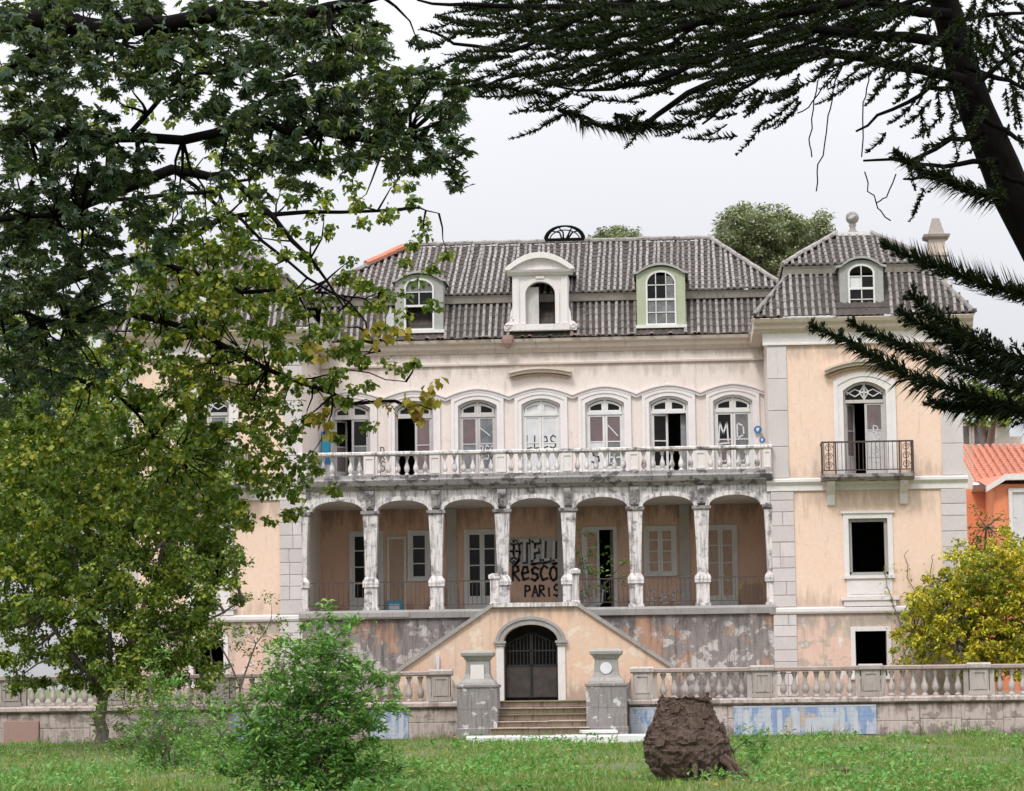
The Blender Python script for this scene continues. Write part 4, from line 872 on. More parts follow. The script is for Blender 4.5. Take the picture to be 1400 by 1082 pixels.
# things fixed to or left on the mansion
def disc(name, x, y, z, r, label, group=None):
    t = thing(name, label, 'sign', (x, y, z), group); mb = MB(); mb.prism([(x+r*math.cos(a), z+r*math.sin(a)) for a in np.linspace(0, 2*math.pi, 20, endpoint=False)], y-.02, y-.002); mb.build('disc', 'blue', t)
    mb = MB(); mb.prism([(x-.35*r, z+.5*r), (x+.4*r, z+.45*r), (x+.25*r, z-.1*r), (x-.1*r, z-.55*r), (x-.45*r, z)], y-.026, y-.021); mb.build('emblem', 'white_plastic', t); return t
disc('round_sign', 7.18, YM-.16, 9.75, .13, 'upper round blue sign with a pale emblem beside the rightmost balcony window')
disc('round_sign', 7.30, YM-.70, 9.36, .10, 'small lower blue green sign at the right end of the balcony rail')
t = thing('poster', 'tall blue and turquoise poster at the left end of the balcony', 'poster', (-7.0, YM-.3, 8.9))
mb = MB(); mb.box(-7.18, -6.86, YM-.34, YM-.32, 8.85, 9.95); mb.build('backing', 'blue', t); MB().box(-7.14, -6.9, YM-.346, YM-.341, 9.25, 9.75).build('print', 'cyan', t)
t = thing('plastic_box', 'bright blue box standing on the loggia floor below the narrow brown door', 'box', (-4.75, 84.2, 3.93))
MB().cbox(-4.98, -4.48, 84.1, 84.3, 3.95, 4.32, .015).build('box', 'cyan', t); MB().box(-4.90, -4.56, 84.09, 84.099, 4.04, 4.22).build('face', 'white_plastic', t)
# ================================================================== ENTRANCE STAIR BLOCK
st = thing('entrance_staircase', 'peach walled double staircase with arched iron gate in front of the loggia', 'staircase', (0.2, 77.0, ZT))
YS = 77.0
XA, XB, LA, LB = -3.80, 4.28, -1.0, 1.52
mb = MB()
gx, gh = 0.13, .80
xs = sorted({XA, LA, LB, XB}|{round(p[0], 5) for p in arc(gx, gh, 2.84, .50, 16, 'ell')})
top = lambda x: float(np.interp(x, [XA, LA, LB, XB], [1.98, 3.86, 3.86, 2.0]))
hd = arc(gx, gh, 2.84, .50, 16, 'ell'); HX = [p[0] for p in hd]; HZ = [p[1] for p in hd]
for a, b in zip(xs, xs[1:]):
    lo = (lambda x: float(np.interp(x, HX, HZ))) if HX[0]-1e-6 <= (a+b)/2 <= HX[-1] else (lambda x: ZT-.4)
    mb.quad((a, YS, lo(a)), (b, YS, lo(b)), (b, YS, top(b)), (a, YS, top(a)))
    mb.quad((a, YS+.3, lo(a)), (b, YS+.3, lo(b)), (b, YS+.3, top(b)), (a, YS+.3, top(a)))
    mb.quad((a, YS, top(a)), (b, YS, top(b)), (b, YS+.3, top(b)), (a, YS+.3, top(a)))
    if lo(a) > 2: mb.quad((a, YS, lo(a)), (b, YS, lo(b)), (b, YS+.5, lo(b)), (a, YS+.5, lo(a)))
for s in (-1, 1): mb.quad((gx+s*gh, YS, ZT), (gx+s*gh, YS+.5, ZT), (gx+s*gh, YS+.5, 2.84), (gx+s*gh, YS, 2.84))
for x in (XA, XB): mb.quad((x, YS, ZT-.4), (x, YS+.3, ZT-.4), (x, YS+.3, 2.0), (x, YS, 2.0))
mb.build('parapet_wall', 'stair_peach', st)
for (xa, za), (xb, zb) in (((XA-.05, 1.95), (LA, 3.86)), ((LB, 3.86), (XB+.05, 1.97))):
    MB().prism([(xa, za), (xb, zb), (xb, zb+.13), (xa, za+.13)], YS-.10, YS+.40).build('sloping_coping', 'coping', st)
MB().box(LA-.02, LB+.02, YS-.12, YS+.42, 3.862, 3.985).build('landing_coping', 'trim_dirty', st)
mb = MB(); mb.prism([(LA, 1.0), (LA, 3.84), (LB, 3.84), (LB, 1.0)], YS+2.2, YS+2.5); mb.quad((LA, YS+.3, 3.83), (LB, YS+.3, 3.83), (LB, 80.9, 3.83), (LA, 80.9, 3.83)); 
mb.quad((LA, YS+.3, 1.1), (LA, YS+2.3, 1.1), (LA, YS+2.3, 3.83), (LA, YS+.3, 3.83)); mb.quad((LB, YS+.3, 1.1), (LB, YS+2.3, 1.1), (LB, YS+2.3, 3.83), (LB, YS+.3, 3.83))
mb.build('landing', 'inside', st)
# the flights behind the parapet, and their rear parapet against the basement wall
for sg, x0, x1 in ((-1, LA, XA), (1, LB, XB)):
    for k in range(14):
        a, b = x0+(x1-x0)*k/14, x0+(x1-x0)*(k+1)/14; z = 3.8-(k+.6)*2.1/14*.95
        MB().box(min(a, b), max(a, b), YS+.32, 79.6, 1.1, z).build('stair_tread', 'step', st)
    mb = MB(); mb.prism([(x0, 1.1), (x1, 1.1), (x1, 2.05), (x0, 4.0)] if sg > 0 else [(x1, 1.1), (x0, 1.1), (x0, 4.0), (x1, 2.05)], 79.6, 79.85)
    mb.build('rear_parapet', 'base_wall', st)
# newels on the landing
for x, w, z1 in ((-1.12, .13, 4.98), (1.42, .10, 5.05)):
    mb = MB(); mb.lathe([(w+.03, 3.94), (w+.03, 4.05), (w, 4.08), (w, z1-.2), (w+.05, z1-.16), (w+.05, z1-.06), (w*.6, z1)], (x, 79.7 if x < 0 else YS+1.5, 0), square=True)
    mb.build('newel_post', 'trim_dirty', st)
mb = MB(); inn = arc(gx, gh, 2.84, .50, 20, 'ell'); outp = arc(gx, gh, 2.84, .50, 20, 'ell', .20)
mb.band(inn, outp, YS-.10, YS+.05); mb.band(arc(gx, gh, 2.84, .5, 20, 'ell', .15), arc(gx, gh, 2.84, .5, 20, 'ell', .235), YS-.14, YS-.02)
mb.build('arch_surround', 'coping', st)
for s in (-1, 1):
    x = gx+s*(gh+.11)
    MB().box(x-.11, x+.11, YS-.08, YS+.04, ZT, 2.72).build('jamb_stone', 'trim', st)
    mb = MB(); mb.box(x-.15, x+.15, YS-.13, YS+.04, 2.72, 2.79); mb.box(x-.18, x+.18, YS-.16, YS+.04, 2.79, 2.86); mb.build('impost', 'coping', st)
g = MB(); yg = YS+.30
for s in (-1, 1):
    for x in (gx+s*.02, gx+s*.76): g.box(x-.025, x+.025, yg-.02, yg+.02, 1.18, 3.05 if abs(x-gx) < .1 else 2.80)
    g.tube([(gx+s*.76, yg, 2.72), (gx+s*.55, yg, 2.86), (gx+s*.3, yg, 2.97), (gx+s*.02, yg, 3.10)], .022, 4)
    g.box(min(gx+s*.02, gx+s*.76), max(gx+s*.02, gx+s*.76), yg-.02, yg+.02, 2.10, 2.16); g.box(min(gx+s*.02, gx+s*.76), max(gx+s*.02, gx+s*.76), yg-.02, yg+.02, 2.55, 2.59)
gt = g.build('gate', 'gate', st)
for s in (-1, 1):
    MB().box(min(gx+s*.045, gx+s*.735), max(gx+s*.045, gx+s*.735), yg-.006, yg+.006, 1.2, 2.10).build('gate_plate', 'gate_plate', gt)
gb = MB().box(-.011, .011, -.011, .011, 0, 1).mesh('gate_bar', 'gate')
for s in (-1, 1):
    for k in range(6):
        u = .10+k*.105; o = link('gate_bar', gb, gt, (gx+s*(.02+u), yg, 2.16)); o.scale = (1, 1, float(np.interp(u, [0, .28, .53, .74], [.92, .80, .68, .56])))
# small broken stub on the left slope and fallen stone
MB().box(-2.72, -2.58, YS-.11, YS-.0, 2.05, 2.45).build('repair_scar', 'trim_dirty', st)
# ================================================================== TERRACE, STEPS, BALUSTRADE
YT = 76.0
tw = thing('terrace_wall', 'low weathered stone terrace wall with blue tile panels beneath the long balustrade', 'wall', (0.5, YT, 0))
def seg_wall(x0, x1, z1=.92):
    n = max(1, int((x1-x0)/1.3)); r = random.Random(int(x0*10)+99)
    cuts = [x0]+sorted(x0+(x1-x0)*(k+r.uniform(-.2, .2))/n for k in range(1, n))+[x1]
    for a, b in zip(cuts, cuts[1:]):
        m = r.uniform(.38, .55); j = r.uniform(0, .012)
        MB().cbox(a+.004, b-.004, YT-j, YT+.4, -.3, m, .01).build('wall_stone', 'terrace', tw)
        MB().cbox(a+.004, b-.004, YT-.008+j, YT+.4, m+.006, z1-.004, .01).build('wall_stone', 'terrace', tw)
seg_wall(-18.2, -1.9); seg_wall(3.02, 22.0)
for x0, x1 in ((-18.2, -1.9), (3.02, 22.0)):
    k = x0
    while k < x1-.01:
        e = min(x1, k+2.4); MB().prism_x([(YT+.4, .92), (YT-.06, .92), (YT-.10, .97), (YT-.10, 1.06), (YT-.05, 1.12), (YT+.4, 1.12)], k+.004, e-.004).build('plinth_stone', 'terrace', tw); k = e
def blue_panel(x0, x1, z0=.04, z1=.88, figs=()):
    o = MB().box(x0, x1, YT-.034, YT-.016, z0, z1).build('tile_panel', 'azulejo', tw)
    for a, b, c_, d in figs:
        MB().prism([(a, c_), (b, c_), (b, d-.06), ((a+b)/2, d), (a, d-.06)], YT-.043, YT-.0345).build('figure', 'azulejo_white', o)
    MB().box(x0, x1, YT-.040, YT-.0345, z1-.05, z1).build('border', 'azulejo_white', o)
blue_panel(6.05, 10.15, figs=[(6.35, 6.5, .05, .8), (6.95, 7.12, .05, .8), (7.3, 7.45, .05, .78), (7.75, 7.95, .1, .75), (8.1, 8.9, .1, .55), (9.1, 9.25, .05, .78), (9.5, 9.62, .05, .75)])
blue_panel(3.06, 3.95, figs=[(3.1, 3.3, .1, .4), (3.45, 3.55, .05, .45)])
blue_panel(-4.62, -3.42, figs=[(-4.2, -4.08, .05, .75), (-3.7, -3.55, .04, .8), (-4.55, -4.47, .05, .75)])
blue_panel(-8.6, -7.2, figs=[(-8.1, -7.95, .05, .75)])
# balustrade on the wall: pedestals and turned balusters
def terrace_balustrade(pxs, x0, x1, label):
    b = thing('balustrade', label, 'balustrade', ((x0+x1)/2, YT+.12, 1.12)); yc = YT+.12
    BT = []
    for k in range(5):
        m_ = MB(); rr = random.Random(k+50); prof = [(r*(1+rr.uniform(-.07, .07)), z) for r, z in bal_profile(.73, .105)]; m_.lathe(prof, n=9); BT.append(m_.mesh('baluster', 'baluster', True))
    edges = sorted([p for p in pxs if x0-.5 < p < x1+.5])
    for p in edges:
        mb = MB(); mb.box(p-.32, p+.32, yc-.19, yc+.19, 1.12, 1.24); mb.box(p-.27, p+.27, yc-.15, yc+.15, 1.24, 1.86)
        mb.band([(p-.16, 1.34), (p-.16, 1.76), (p+.16, 1.76), (p+.16, 1.34), (p-.16, 1.34)], [(p-.22, 1.28), (p-.22, 1.82), (p+.22, 1.82), (p+.22, 1.28), (p-.22, 1.28)], yc-.175, yc-.15)
        mb.prism_x([(yc-.15, 1.86), (yc-.22, 1.90), (yc-.22, 2.0), (yc-.16, 2.05), (yc+.16, 2.05), (yc+.22, 2.0), (yc+.22, 1.90), (yc+.15, 1.86)], p-.34, p+.34)
        mb.build('pedestal', 'baluster', b)
    allp = [x0]+[e for e in edges]+[x1]
    for a, c_ in zip(allp, allp[1:]):
        if c_-a < 1: continue
        a2, c2 = (a+.3 if a in edges else a), (c_-.3 if c_ in edges else c_)
        mb = MB(); mb.prism_x([(yc-.10, 1.86), (yc-.17, 1.89), (yc-.17, 1.97), (yc-.10, 2.0), (yc+.10, 2.0), (yc+.17, 1.97), (yc+.17, 1.89), (yc+.10, 1.86)], a2+.03, c2-.03); mb.build('rail', 'rail', b)
        for e in (a2, c2): MB().box(e-(.0 if e == a2 else .14), e+(.14 if e == a2 else .0), yc-.09, yc+.09, 1.12, 1.86).build('half_baluster', 'baluster', b)
        n = max(3, round((c2-a2-.28)/.325))
        for k in range(n):
            o = link('baluster', random.choice(BT), b, (a2+.14+(c2-a2-.28)*(k+.5)/n, yc, 1.12)); o.rotation_euler = (random.uniform(-.02, .02), random.uniform(-.02, .02), random.uniform(0, 6))
    return b
terrace_balustrade([3.42, 6.90, 10.02, 13.12, 16.3, 19.4], 3.15, 22.0, 'stone balustrade running right from the entrance steps in front of the right wing')
terrace_balustrade([-2.45, -5.72, -8.98, -12.1, -15.2], -18.2, -2.2, 'stone balustrade running left from the entrance steps behind the trees')
# curved end scroll of the left balustrade
MB().prism([(-2.12, 1.12), (-1.92, 1.12), (-1.90, 1.3), (-2.0, 1.42), (-2.06, 1.6), (-2.12, 1.75)], YT+.0, YT+.24).build('end_scroll', 'baluster', tw)
MB().prism([(3.10, 1.12), (2.90, 1.12), (2.88, 1.3), (2.98, 1.42), (3.04, 1.6), (3.10, 1.75)], YT+.0, YT+.24).build('end_scroll', 'baluster', tw)
MB().cbox(-15.4, -14.35, YT-.10, YT+.3, -.1, .70, .01).build('red_render_block', 'tile_pink', tw)
# entrance steps
es = thing('garden_steps', 'worn mossy stone steps climbing from the lawn to the iron gate', 'steps', (0.5, 75.2, 0))
for k in range(6):
    z = .18+.185*k; y0 = 73.95+.36*k; w0 = -.80-.10*max(0, 2-k); w1 = 1.86+.10*max(0, 2-k); r = random.Random(k)
    cuts = [w0, w0+(w1-w0)*r.uniform(.35, .6), w1]
    for a, b in zip(cuts, cuts[1:]):
        j = r.uniform(-.015, .015); MB().cbox(a+.004, b-.004, y0+j, 76.9 if k == 5 else y0+.5, z-.18 if k else -.1, z-.035, .01).build('riser_stone', 'riser', es)
        MB().cbox(a+.002, b-.002, y0-.09+j, 76.95 if k == 5 else y0+.5, z-.033, z+r.uniform(-.008, .008), .014).build('tread_stone', 'moss' if k in (5, 3, 0) else 'step', es)
kb = thing('marble_kerb', 'long bright white marble kerb lying at the foot of the steps', 'kerb', (1.0, 73.3, 0))
for a, b in zip((-1.5, -.72, .05, 1.0, 1.9, 2.75), (-.72, .05, 1.0, 1.9, 2.75, 3.62)):
    MB().cbox(a+.008, b-.008, 73.1+random.uniform(-.02, .02), 73.6, -.1, .16+random.uniform(-.012, .012), .02).build('kerb_stone', 'marble', kb)
sl2 = MB(); sl2.add([(1.75, 73.75, .19), (2.75, 73.72, .19), (2.65, 74.25, .20), (1.65, 74.2, .20), (1.75, 73.75, .27), (2.75, 73.72, .27), (2.65, 74.25, .28), (1.65, 74.2, .28)], [(3, 2, 1, 0), (4, 5, 6, 7), (0, 1, 5, 4), (1, 2, 6, 5), (2, 3, 7, 6), (3, 0, 4, 7)])
single('stone_slab', sl2, 'marble', 'loose pale stone slab lying on the bottom step before the right pedestal', 'slab')
# the two gate pedestals
def gate_pedestal(x, label, medallion):
    t = thing('gate_pedestal', label, 'pedestal', (x, 75.0, 0), 'pedestals flanking the entrance steps'); y = 75.0
    MB().lathe([(.60, -.1), (.60, .34), (.57, .36), (.57, .9)], (x, y, 0), square=True).build('lower_block', 'pedestal', t)
    MB().lathe([(.575, .905), (.575, 1.5), (.61, 1.52), (.61, 1.58), (.55, 1.60)], (x, y, 0), square=True).build('upper_block', 'pedestal', t)
    MB().lathe([(.52, 1.60), (.50, 1.66), (.40, 1.76), (.345, 1.90), (.325, 2.26), (.33, 2.30)], (x, y, 0), square=True).build('flared_die', 'coping', t)
    MB().lathe([(.36, 2.30), (.38, 2.36), (.46, 2.42), (.47, 2.50), (.42, 2.55), (.36, 2.57)], (x, y, 0), square=True).build('cap', 'coping', t)
    if medallion:
        m_ = MB(); m_.prism([(x+.17*math.cos(a), 2.02+.17*math.sin(a)) for a in np.linspace(0, 2*math.pi, 18, endpoint=False)], y-.39, y-.34); m_.build('medallion', 'white_plastic', t)
    else: MB().prism([(x-.2, 1.72), (x+.2, 1.72), (x+.19, 2.16), (x-.19, 2.16)], y-.405, y-.34).build('pale_panel', 'trim', t)
gate_pedestal(-1.27, 'left stone gate pedestal with a plain pale panel, left of the steps', False)
gate_pedestal(2.42, 'right stone gate pedestal with a round white medallion, right of the steps', True)
# ================================================================== GROUND
mb = MB(); nx = 60
gx_ = np.concatenate([[-900, -300, -120, -60], np.linspace(-34, 34, 90), [60, 120, 300, 900]]); gy_ = np.concatenate([[-200, -50, 0, 20], np.linspace(34, 75.9, 80)])
def gz(x, y): 
    k = 1.0 if 30 < y < 75 else 0.0
    return k*(.05*math.sin(x*.7+y*.31)+.04*math.sin(x*1.9-y*.8)+.03*math.sin(y*1.7+x*.3))*min(1, (75.5-y)/3) - .03
V = [(x, y, gz(x, y)) for y in gy_ for x in gx_]; n = len(gx_)
mb.add(V, [(j*n+i, j*n+i+1, (j+1)*n+i+1, (j+1)*n+i) for j in range(len(gy_)-1) for i in range(n-1)])
struct('lawn_ground', mb, 'soil', True)
mb = MB(); mb.quad((-60, 76.3, ZT-.03), (60, 76.3, ZT-.03), (60, 140, ZT-.03), (-60, 140, ZT-.03)); mb.quad((-60, 76.3, -.2), (60, 76.3, -.2), (60, 76.3, ZT-.03), (-60, 76.3, ZT-.03)); struct('terrace_ground', mb, 'dirt')
mb = MB(); mb.quad((-2000, 75.8, -.04), (2000, 75.8, -.04), (2000, 3000, -.04), (-2000, 3000, -.04)); struct('ground', mb, 'soil')
# ---- grass blades, numbers falling off with distance only where they could not be told apart
def blades(n, x0, x1, y0, y1, h0, h1, w, name, mat, lab, cat, near=1.5, mask=None):
    u = RNG.random(n); y = y0+(y1-y0)*u**near
    c = CAMP[0]-y*math.tan(rad(3.85)); half = y*0.215+1.5
    x = c+(RNG.random(n)*2-1)*half
    if mask is not None:
        keep = mask(x, y); x, y = x[keep], y[keep]; n = len(x)
    patch = .5+.5*np.sin(x*1.3+np.sin(y*.9)*2)*np.sin(y*.8+x*.35); pz = np.sin(x*.8+2*np.sin(y*.37)+1)*np.sin(y*.55+np.sin(x*.6)*1.5)
    kp = (pz < .55) | (RNG.random(n) < .35); x, y, patch = x[kp], y[kp], patch[kp]; n = len(x)
    tall = (RNG.random(n)**2)*(h1-h0)+h0; tall = tall*(.55+.8*patch)
    z = np.array([gz(a, b) for a, b in zip(x, y)])-.01
    an = RNG.random(n)*2*np.pi; lean = RNG.normal(0, .45, (n, 2))*tall[:, None]; ww = w*(.6+.8*RNG.random(n))
    dx, dy = np.cos(an)*ww, np.sin(an)*ww
    b0 = np.stack([x-dx, y-dy, z], 1); b1 = np.stack([x+dx, y+dy, z], 1)
    m0 = np.stack([x-dx*.7+lean[:, 0]*.4, y-dy*.7+lean[:, 1]*.4, z+tall*.6], 1); m1 = np.stack([x+dx*.7+lean[:, 0]*.4, y+dy*.7+lean[:, 1]*.4, z+tall*.6], 1)
    t = np.stack([x+lean[:, 0], y+lean[:, 1], z+tall], 1)
    V = np.stack([b0, b1, m1, m0, t], 1).reshape(-1, 3); o = np.arange(n)[:, None]*5
    F = np.concatenate([o+[0, 1, 2], o+[0, 2, 3], o+[3, 2, 4]], 0)
    ob = arr_mesh(name, V, F, mat, kind='stuff'); ob['label'] = lab; ob['category'] = cat
    return ob
blades(190000, 0, 0, 36, 75.8, .03, .19, .010, 'grass', 'grass', 'rough green lawn grass between the camera and the terrace wall', 'grass')
# broad weeds as rosettes
def leaf_arrays(P, size, kind, rng, flat=.5, droop=.3, asp=.45, D=None):
    """P (n,3) leaf bases, each leaf two folded triangles (or a fan of five for a palmate leaf)"""
    n = len(P); az = rng.random(n)*2*np.pi; el = rng.normal(-droop, .45, n)
    d = np.stack([np.cos(az)*np.cos(el), np.sin(az)*np.cos(el), np.sin(el)], 1) if D is None else D+rng.normal(0, .25, (n, 3))
    d /= np.linalg.norm(d, axis=1)[:, None]
    nr = np.stack([rng.normal(0, flat, n), rng.normal(0, flat, n), np.ones(n)], 1); side = np.cross(d, nr); side /= np.linalg.norm(side, axis=1)[:, None]+1e-9
    nn = np.cross(side, d); s = (size*(.6+.8*rng.random(n)))[:, None] if np.isscalar(size) else size[:, None]
    angs = [0] if kind == 'simple' else ([-1.15, -.6, 0, .6, 1.15] if kind == 'palmate' else [-.9, 0, .9])
    Vs, Fs, o = [], [], 0
    for a in angs:
        dd = d*math.cos(a)+side*math.sin(a); ss = side*math.cos(a)-d*math.sin(a); l = s*(1-.22*abs(a))
        w = l*asp*(.5 if kind != 'simple' else .55)*(1 if kind == 'simple' else .55)
        b = P; L = P+dd*l*.5-ss*w+nn*l*.10; R_ = P+dd*l*.5+ss*w+nn*l*.10; T = P+dd*l-nn*l*.10
        Vs.append(np.stack([b, L, T, R_], 1).reshape(-1, 3)); i = np.arange(n)[:, None]*4+o
        Fs += [i+[0, 1, 2], i+[0, 2, 3]]; o += n*4
    return np.concatenate(Vs), np.concatenate(Fs)
def weeds(n, name, lab, h, size):
    y = 36.5+39*RNG.random(n)**1.3; c = CAMP[0]-y*math.tan(rad(3.85)); x = c+(RNG.random(n)*2-1)*(y*.21+1)
    cl = (np.sin(x*.9+1)+np.sin(y*.7+x*.5)+RNG.normal(0, .6, n)) > .3; x, y = x[cl], y[cl]
    P = []
    for a, b in zip(x, y):
        k = int(RNG.integers(7, 18)); z = gz(a, b); hh = h*RNG.random()**.8
        q = np.stack([a+RNG.normal(0, .05+hh*.25, k), b+RNG.normal(0, .05+hh*.25, k), z+.02+hh*RNG.random(k)], 1); P.append(q)
    P = np.concatenate(P); V, F = leaf_arrays(P, size, 'simple', RNG, .5, -.35)
    o = arr_mesh(name, V, F, 'weed', kind='stuff'); o['label'] = lab; o['category'] = 'weeds'
weeds(3600, 'weeds', 'broad leaved bright green weeds scattered through the lawn', .26, .10)
weeds(420, 'tall_weeds', 'taller leafy weeds in loose clumps nearer the camera', .30, .14)
blades(2600, 0, 0, 74.9, 75.95, .12, .5, .012, 'tall_grass', 'grass', 'taller tufts of grass along the foot of the terrace wall', 'grass', near=1.0, mask=lambda x, y: ((x < -2.1) | (x > 3.2)) & (np.sin(x*1.7)+np.sin(x*.6+1) > .2))
# fallen leaves
n_ = 1300; y_ = 37+38*RNG.random(n_)**1.3; x_ = CAMP[0]-y_*math.tan(rad(3.85))+(RNG.random(n_)*2-1)*y_*.2; x_ = np.where(RNG.random(n_) < .5, x_, x_-3)
P_ = np.stack([x_, y_, np.array([gz(a, b) for a, b in zip(x_, y_)])+.05+.05*RNG.random(n_)], 1); V, F = leaf_arrays(P_, .09, 'simple', RNG, .3, 0, .6)
o = arr_mesh('fallen_leaves', V, F, 'leaf_gold', kind='stuff'); o['label'] = 'dry yellow and brown leaves fallen on the lawn'; o['category'] = 'leaves'
# ================================================================== STUMP
def stump():
    b = at(940, 1058, 45.0); t = thing('tree_stump', 'large dark brown stump with a jagged flat top on the lawn', 'stump', (b[0], 45.0, 0))
    import mathutils
    mb = MB(); N = 120; K = 56; H = 1.36
    prof = [(0, .56), (.08, .64), (.2, .72), (.34, .755), (.48, .72), (.62, .62), (.76, .52), (.9, .45), (1.0, .40)]
    for k in range(K+1):
        z = k/K; r0 = float(np.interp(z, [p[0] for p in prof], [p[1] for p in prof]))
        for i in range(N):
            a = 2*math.pi*i/N; nz = mathutils.noise.noise(Vector((math.cos(a)*2.2, math.sin(a)*2.2, z*2.5))); n2 = mathutils.noise.noise(Vector((math.cos(a)*7, math.sin(a)*7, z*14+3)))
            n4 = mathutils.noise.noise(Vector((math.cos(a)*16, math.sin(a)*16, z*22+7))); n8 = mathutils.noise.noise(Vector((math.cos(a)*34, math.sin(a)*34, z*30)))
            layer = (1 if z > .42 else .3)*.045*((z*13+nz*1.3+n2*.4) % 1.0)+.016*n4+.010*n8+(.05*max(0, n2) if z < .35 else 0)
            if z < .12: layer += .10*max(0, mathutils.noise.noise(Vector((math.cos(a)*4, math.sin(a)*4, 9))))
            r = r0*(1+.06*nz+.035*n2)+layer-.02; zz = z*H+(.06*nz+.03*n2 if k == K else 0)
            if k == K: zz += .025*math.sin(a*3)+.02*math.sin(a*7+1)-.07*max(0, math.sin(a*2-.6))
            sh = .03-.07*z
            mb.v.append((b[0]+r*math.cos(a)+sh, 45+r*math.sin(a), zz+(-.05 if k == 0 else 0)))
    for k in range(K):
        for i in range(N): mb.f.append((k*N+i, k*N+(i+1) % N, (k+1)*N+(i+1) % N, (k+1)*N+i))
    mb.build('trunk_base', 'stump', t, smooth=False)
    mb = MB(); o = K*N; top = [(b[0]+.36*math.cos(a)*(1+.1*math.sin(5*a)), 45+.36*math.sin(a), H-.10+.03*math.sin(3*a+1)) for a in np.linspace(0, 2*math.pi, 20, endpoint=False)]
    mb.add(top+[(b[0], 45, H-.16)], [(i, (i+1) % 20, 20) for i in range(20)]); 
    mb.add([(b[0]+.45*math.cos(a), 45+.45*math.sin(a), H-.04+.04*math.sin(3*a)) for a in np.linspace(0, 2*math.pi, 20, endpoint=False)]+top, [(i, (i+1) % 20, 20+(i+1) % 20, 20+i) for i in range(20)])
    mb.build('cut_top', 'stump', t)
    for k in range(18):      # torn bark plates on the shoulder
        a = random.uniform(math.pi, 2*math.pi); z = random.uniform(.55, 1.25); r0 = float(np.interp(z/H, [p[0] for p in prof], [p[1] for p in prof]))*1.04
        w = random.uniform(.12, .3); m_ = MB(); pts = [(b[0]+(r0+.02+.03*q)*math.cos(a+da), 45+(r0+.02+.03*q)*math.sin(a+da), z+dz) for da, dz, q in ((-w/r0/2, 0, 0), (w/r0/2, .02, 0), (w/r0/2.4, -.10, 1), (-w/r0/2.6, -.12, 1))]
        m_.add(pts+[(p[0]*.999+b[0]*.001, p[1]+.03, p[2]-.02) for p in pts], [(0, 1, 2, 3), (7, 6, 5, 4), (0, 4, 5, 1), (2, 6, 7, 3), (1, 5, 6, 2), (3, 7, 4, 0)]); m_.build('bark_plate', 'stump', t)
    for k, (dx, dy, l, s) in enumerate(((.68, -.35, .42, .06), (.62, -.5, .36, .045), (.12, -.68, .2, .05), (.75, .0, .4, .05), (.35, -.62, .3, .04))):
        m_ = MB(); p0 = Vector((b[0]+dx*.75, 45+dy*.75, .42-.06*k)); p1 = Vector((b[0]+dx*(1+l*.4), 45+dy*(1+l*.4), .22-.02*k)); p2 = Vector((b[0]+dx*(1+l), 45+dy*(1+l), -.03)); m_.tube([p0, p1, p2], [s*1.3, s, s*.5], 7); m_.build('root', 'stump', t)
stump()
b = at(1150, 1055, 46); mb = MB(); mb.lathe([(.02, 0), (.14, .02), (.16, .07), (.10, .13), (.02, .15)], (b[0], 46, gz(b[0], 46)), 7); single('dark_stone', mb, 'stump', 'small dark lump lying in the grass right of the stump', 'stone')
b = at(75, 1068, 44); mb = MB(); mb.lathe([(.30, -.02), (.42, .02), (.34, .08), (.12, .11), (.02, .11)], (b[0], 44, gz(b[0], 44)), 9); single('flat_stone', mb, 'step', 'flat brown stone in the grass at the lower left', 'stone')
# ================================================================== VEGETATION
def wob(p, q, n, amp, rr):
    p, q = Vector(p), Vector(q); out = []
    o = Vector((0, 0, 0))
    for i in range(n+1):
        t = i/n; o = o*.6+Vector((rr.gauss(0, 1), rr.gauss(0, 1), rr.gauss(0, 1)))*amp*(1 if 0 < i < n else 0)
        out.append(p.lerp(q, t)+(o if 0 < i < n else Vector((0, 0, 0))))
    return out
def tree(name, label, cat, base, limbs, clumps, leaf, lmat, bark, per, kind='simple', group=None, asp=.45, droop=.3, twigs=True, tr=.2, D=None, named=0, big=None):
    """limbs: list of (points, r0, r1). clumps: (x, y, z, radius, weight). Leaves sit on twigs through each clump's volume."""
    t = thing(name, label, cat, tuple(base), group); rr = random.Random(hash(name+label) % 1000 if False else len(label)*7+len(clumps))
    mb = MB()
    for pts, r0, r1 in limbs:
        n = len(pts); mb.tube(pts, [r0+(r1-r0)*i/(n-1) for i in range(n)], 8)
    if mb.v: mb.build('trunk', bark, t, smooth=True)
    P = []; tw = MB()
    nodes = [Vector(p) for l in limbs for p in l[0][1:]]
    for (x, y, z, r, w) in clumps:
        n = max(3, int(per*w*(rr.random()*.5+.75)))
        v = RNG.normal(0, 1, (n, 3)); v /= np.linalg.norm(v, axis=1)[:, None]; v *= (RNG.random(n)[:, None]**.45)*r*np.array([1, 1, .75])
        P.append(v+np.array([x, y, z]))
        if twigs and nodes:
            c = Vector((x, y, z)); nd = min(nodes, key=lambda q: (q-c).length)
            if (nd-c).length < 5*max(r, .2) and rr.random() < .6: tw.tube(wob(nd, c, 3, (nd-c).length*.05, rr), [tr*.22, tr*.16, tr*.1, tr*.05], 4)
            for k in range(2):
                e = P[-1][rr.randrange(n)]; tw.tube([tuple(c), tuple((c+Vector(e))/2+Vector((0, 0, r*.1))), tuple(e)], [tr*.08, tr*.06, tr*.03], 3)
    if tw.v: tw.build('twigs', bark, t, kind='stuff')
    P = np.concatenate(P); V, F = leaf_arrays(P, leaf, kind, RNG, .55, droop, asp)
    base_n = len(P)
    arr_mesh('crown', V, F, lmat, t, kind='stuff')
    return t
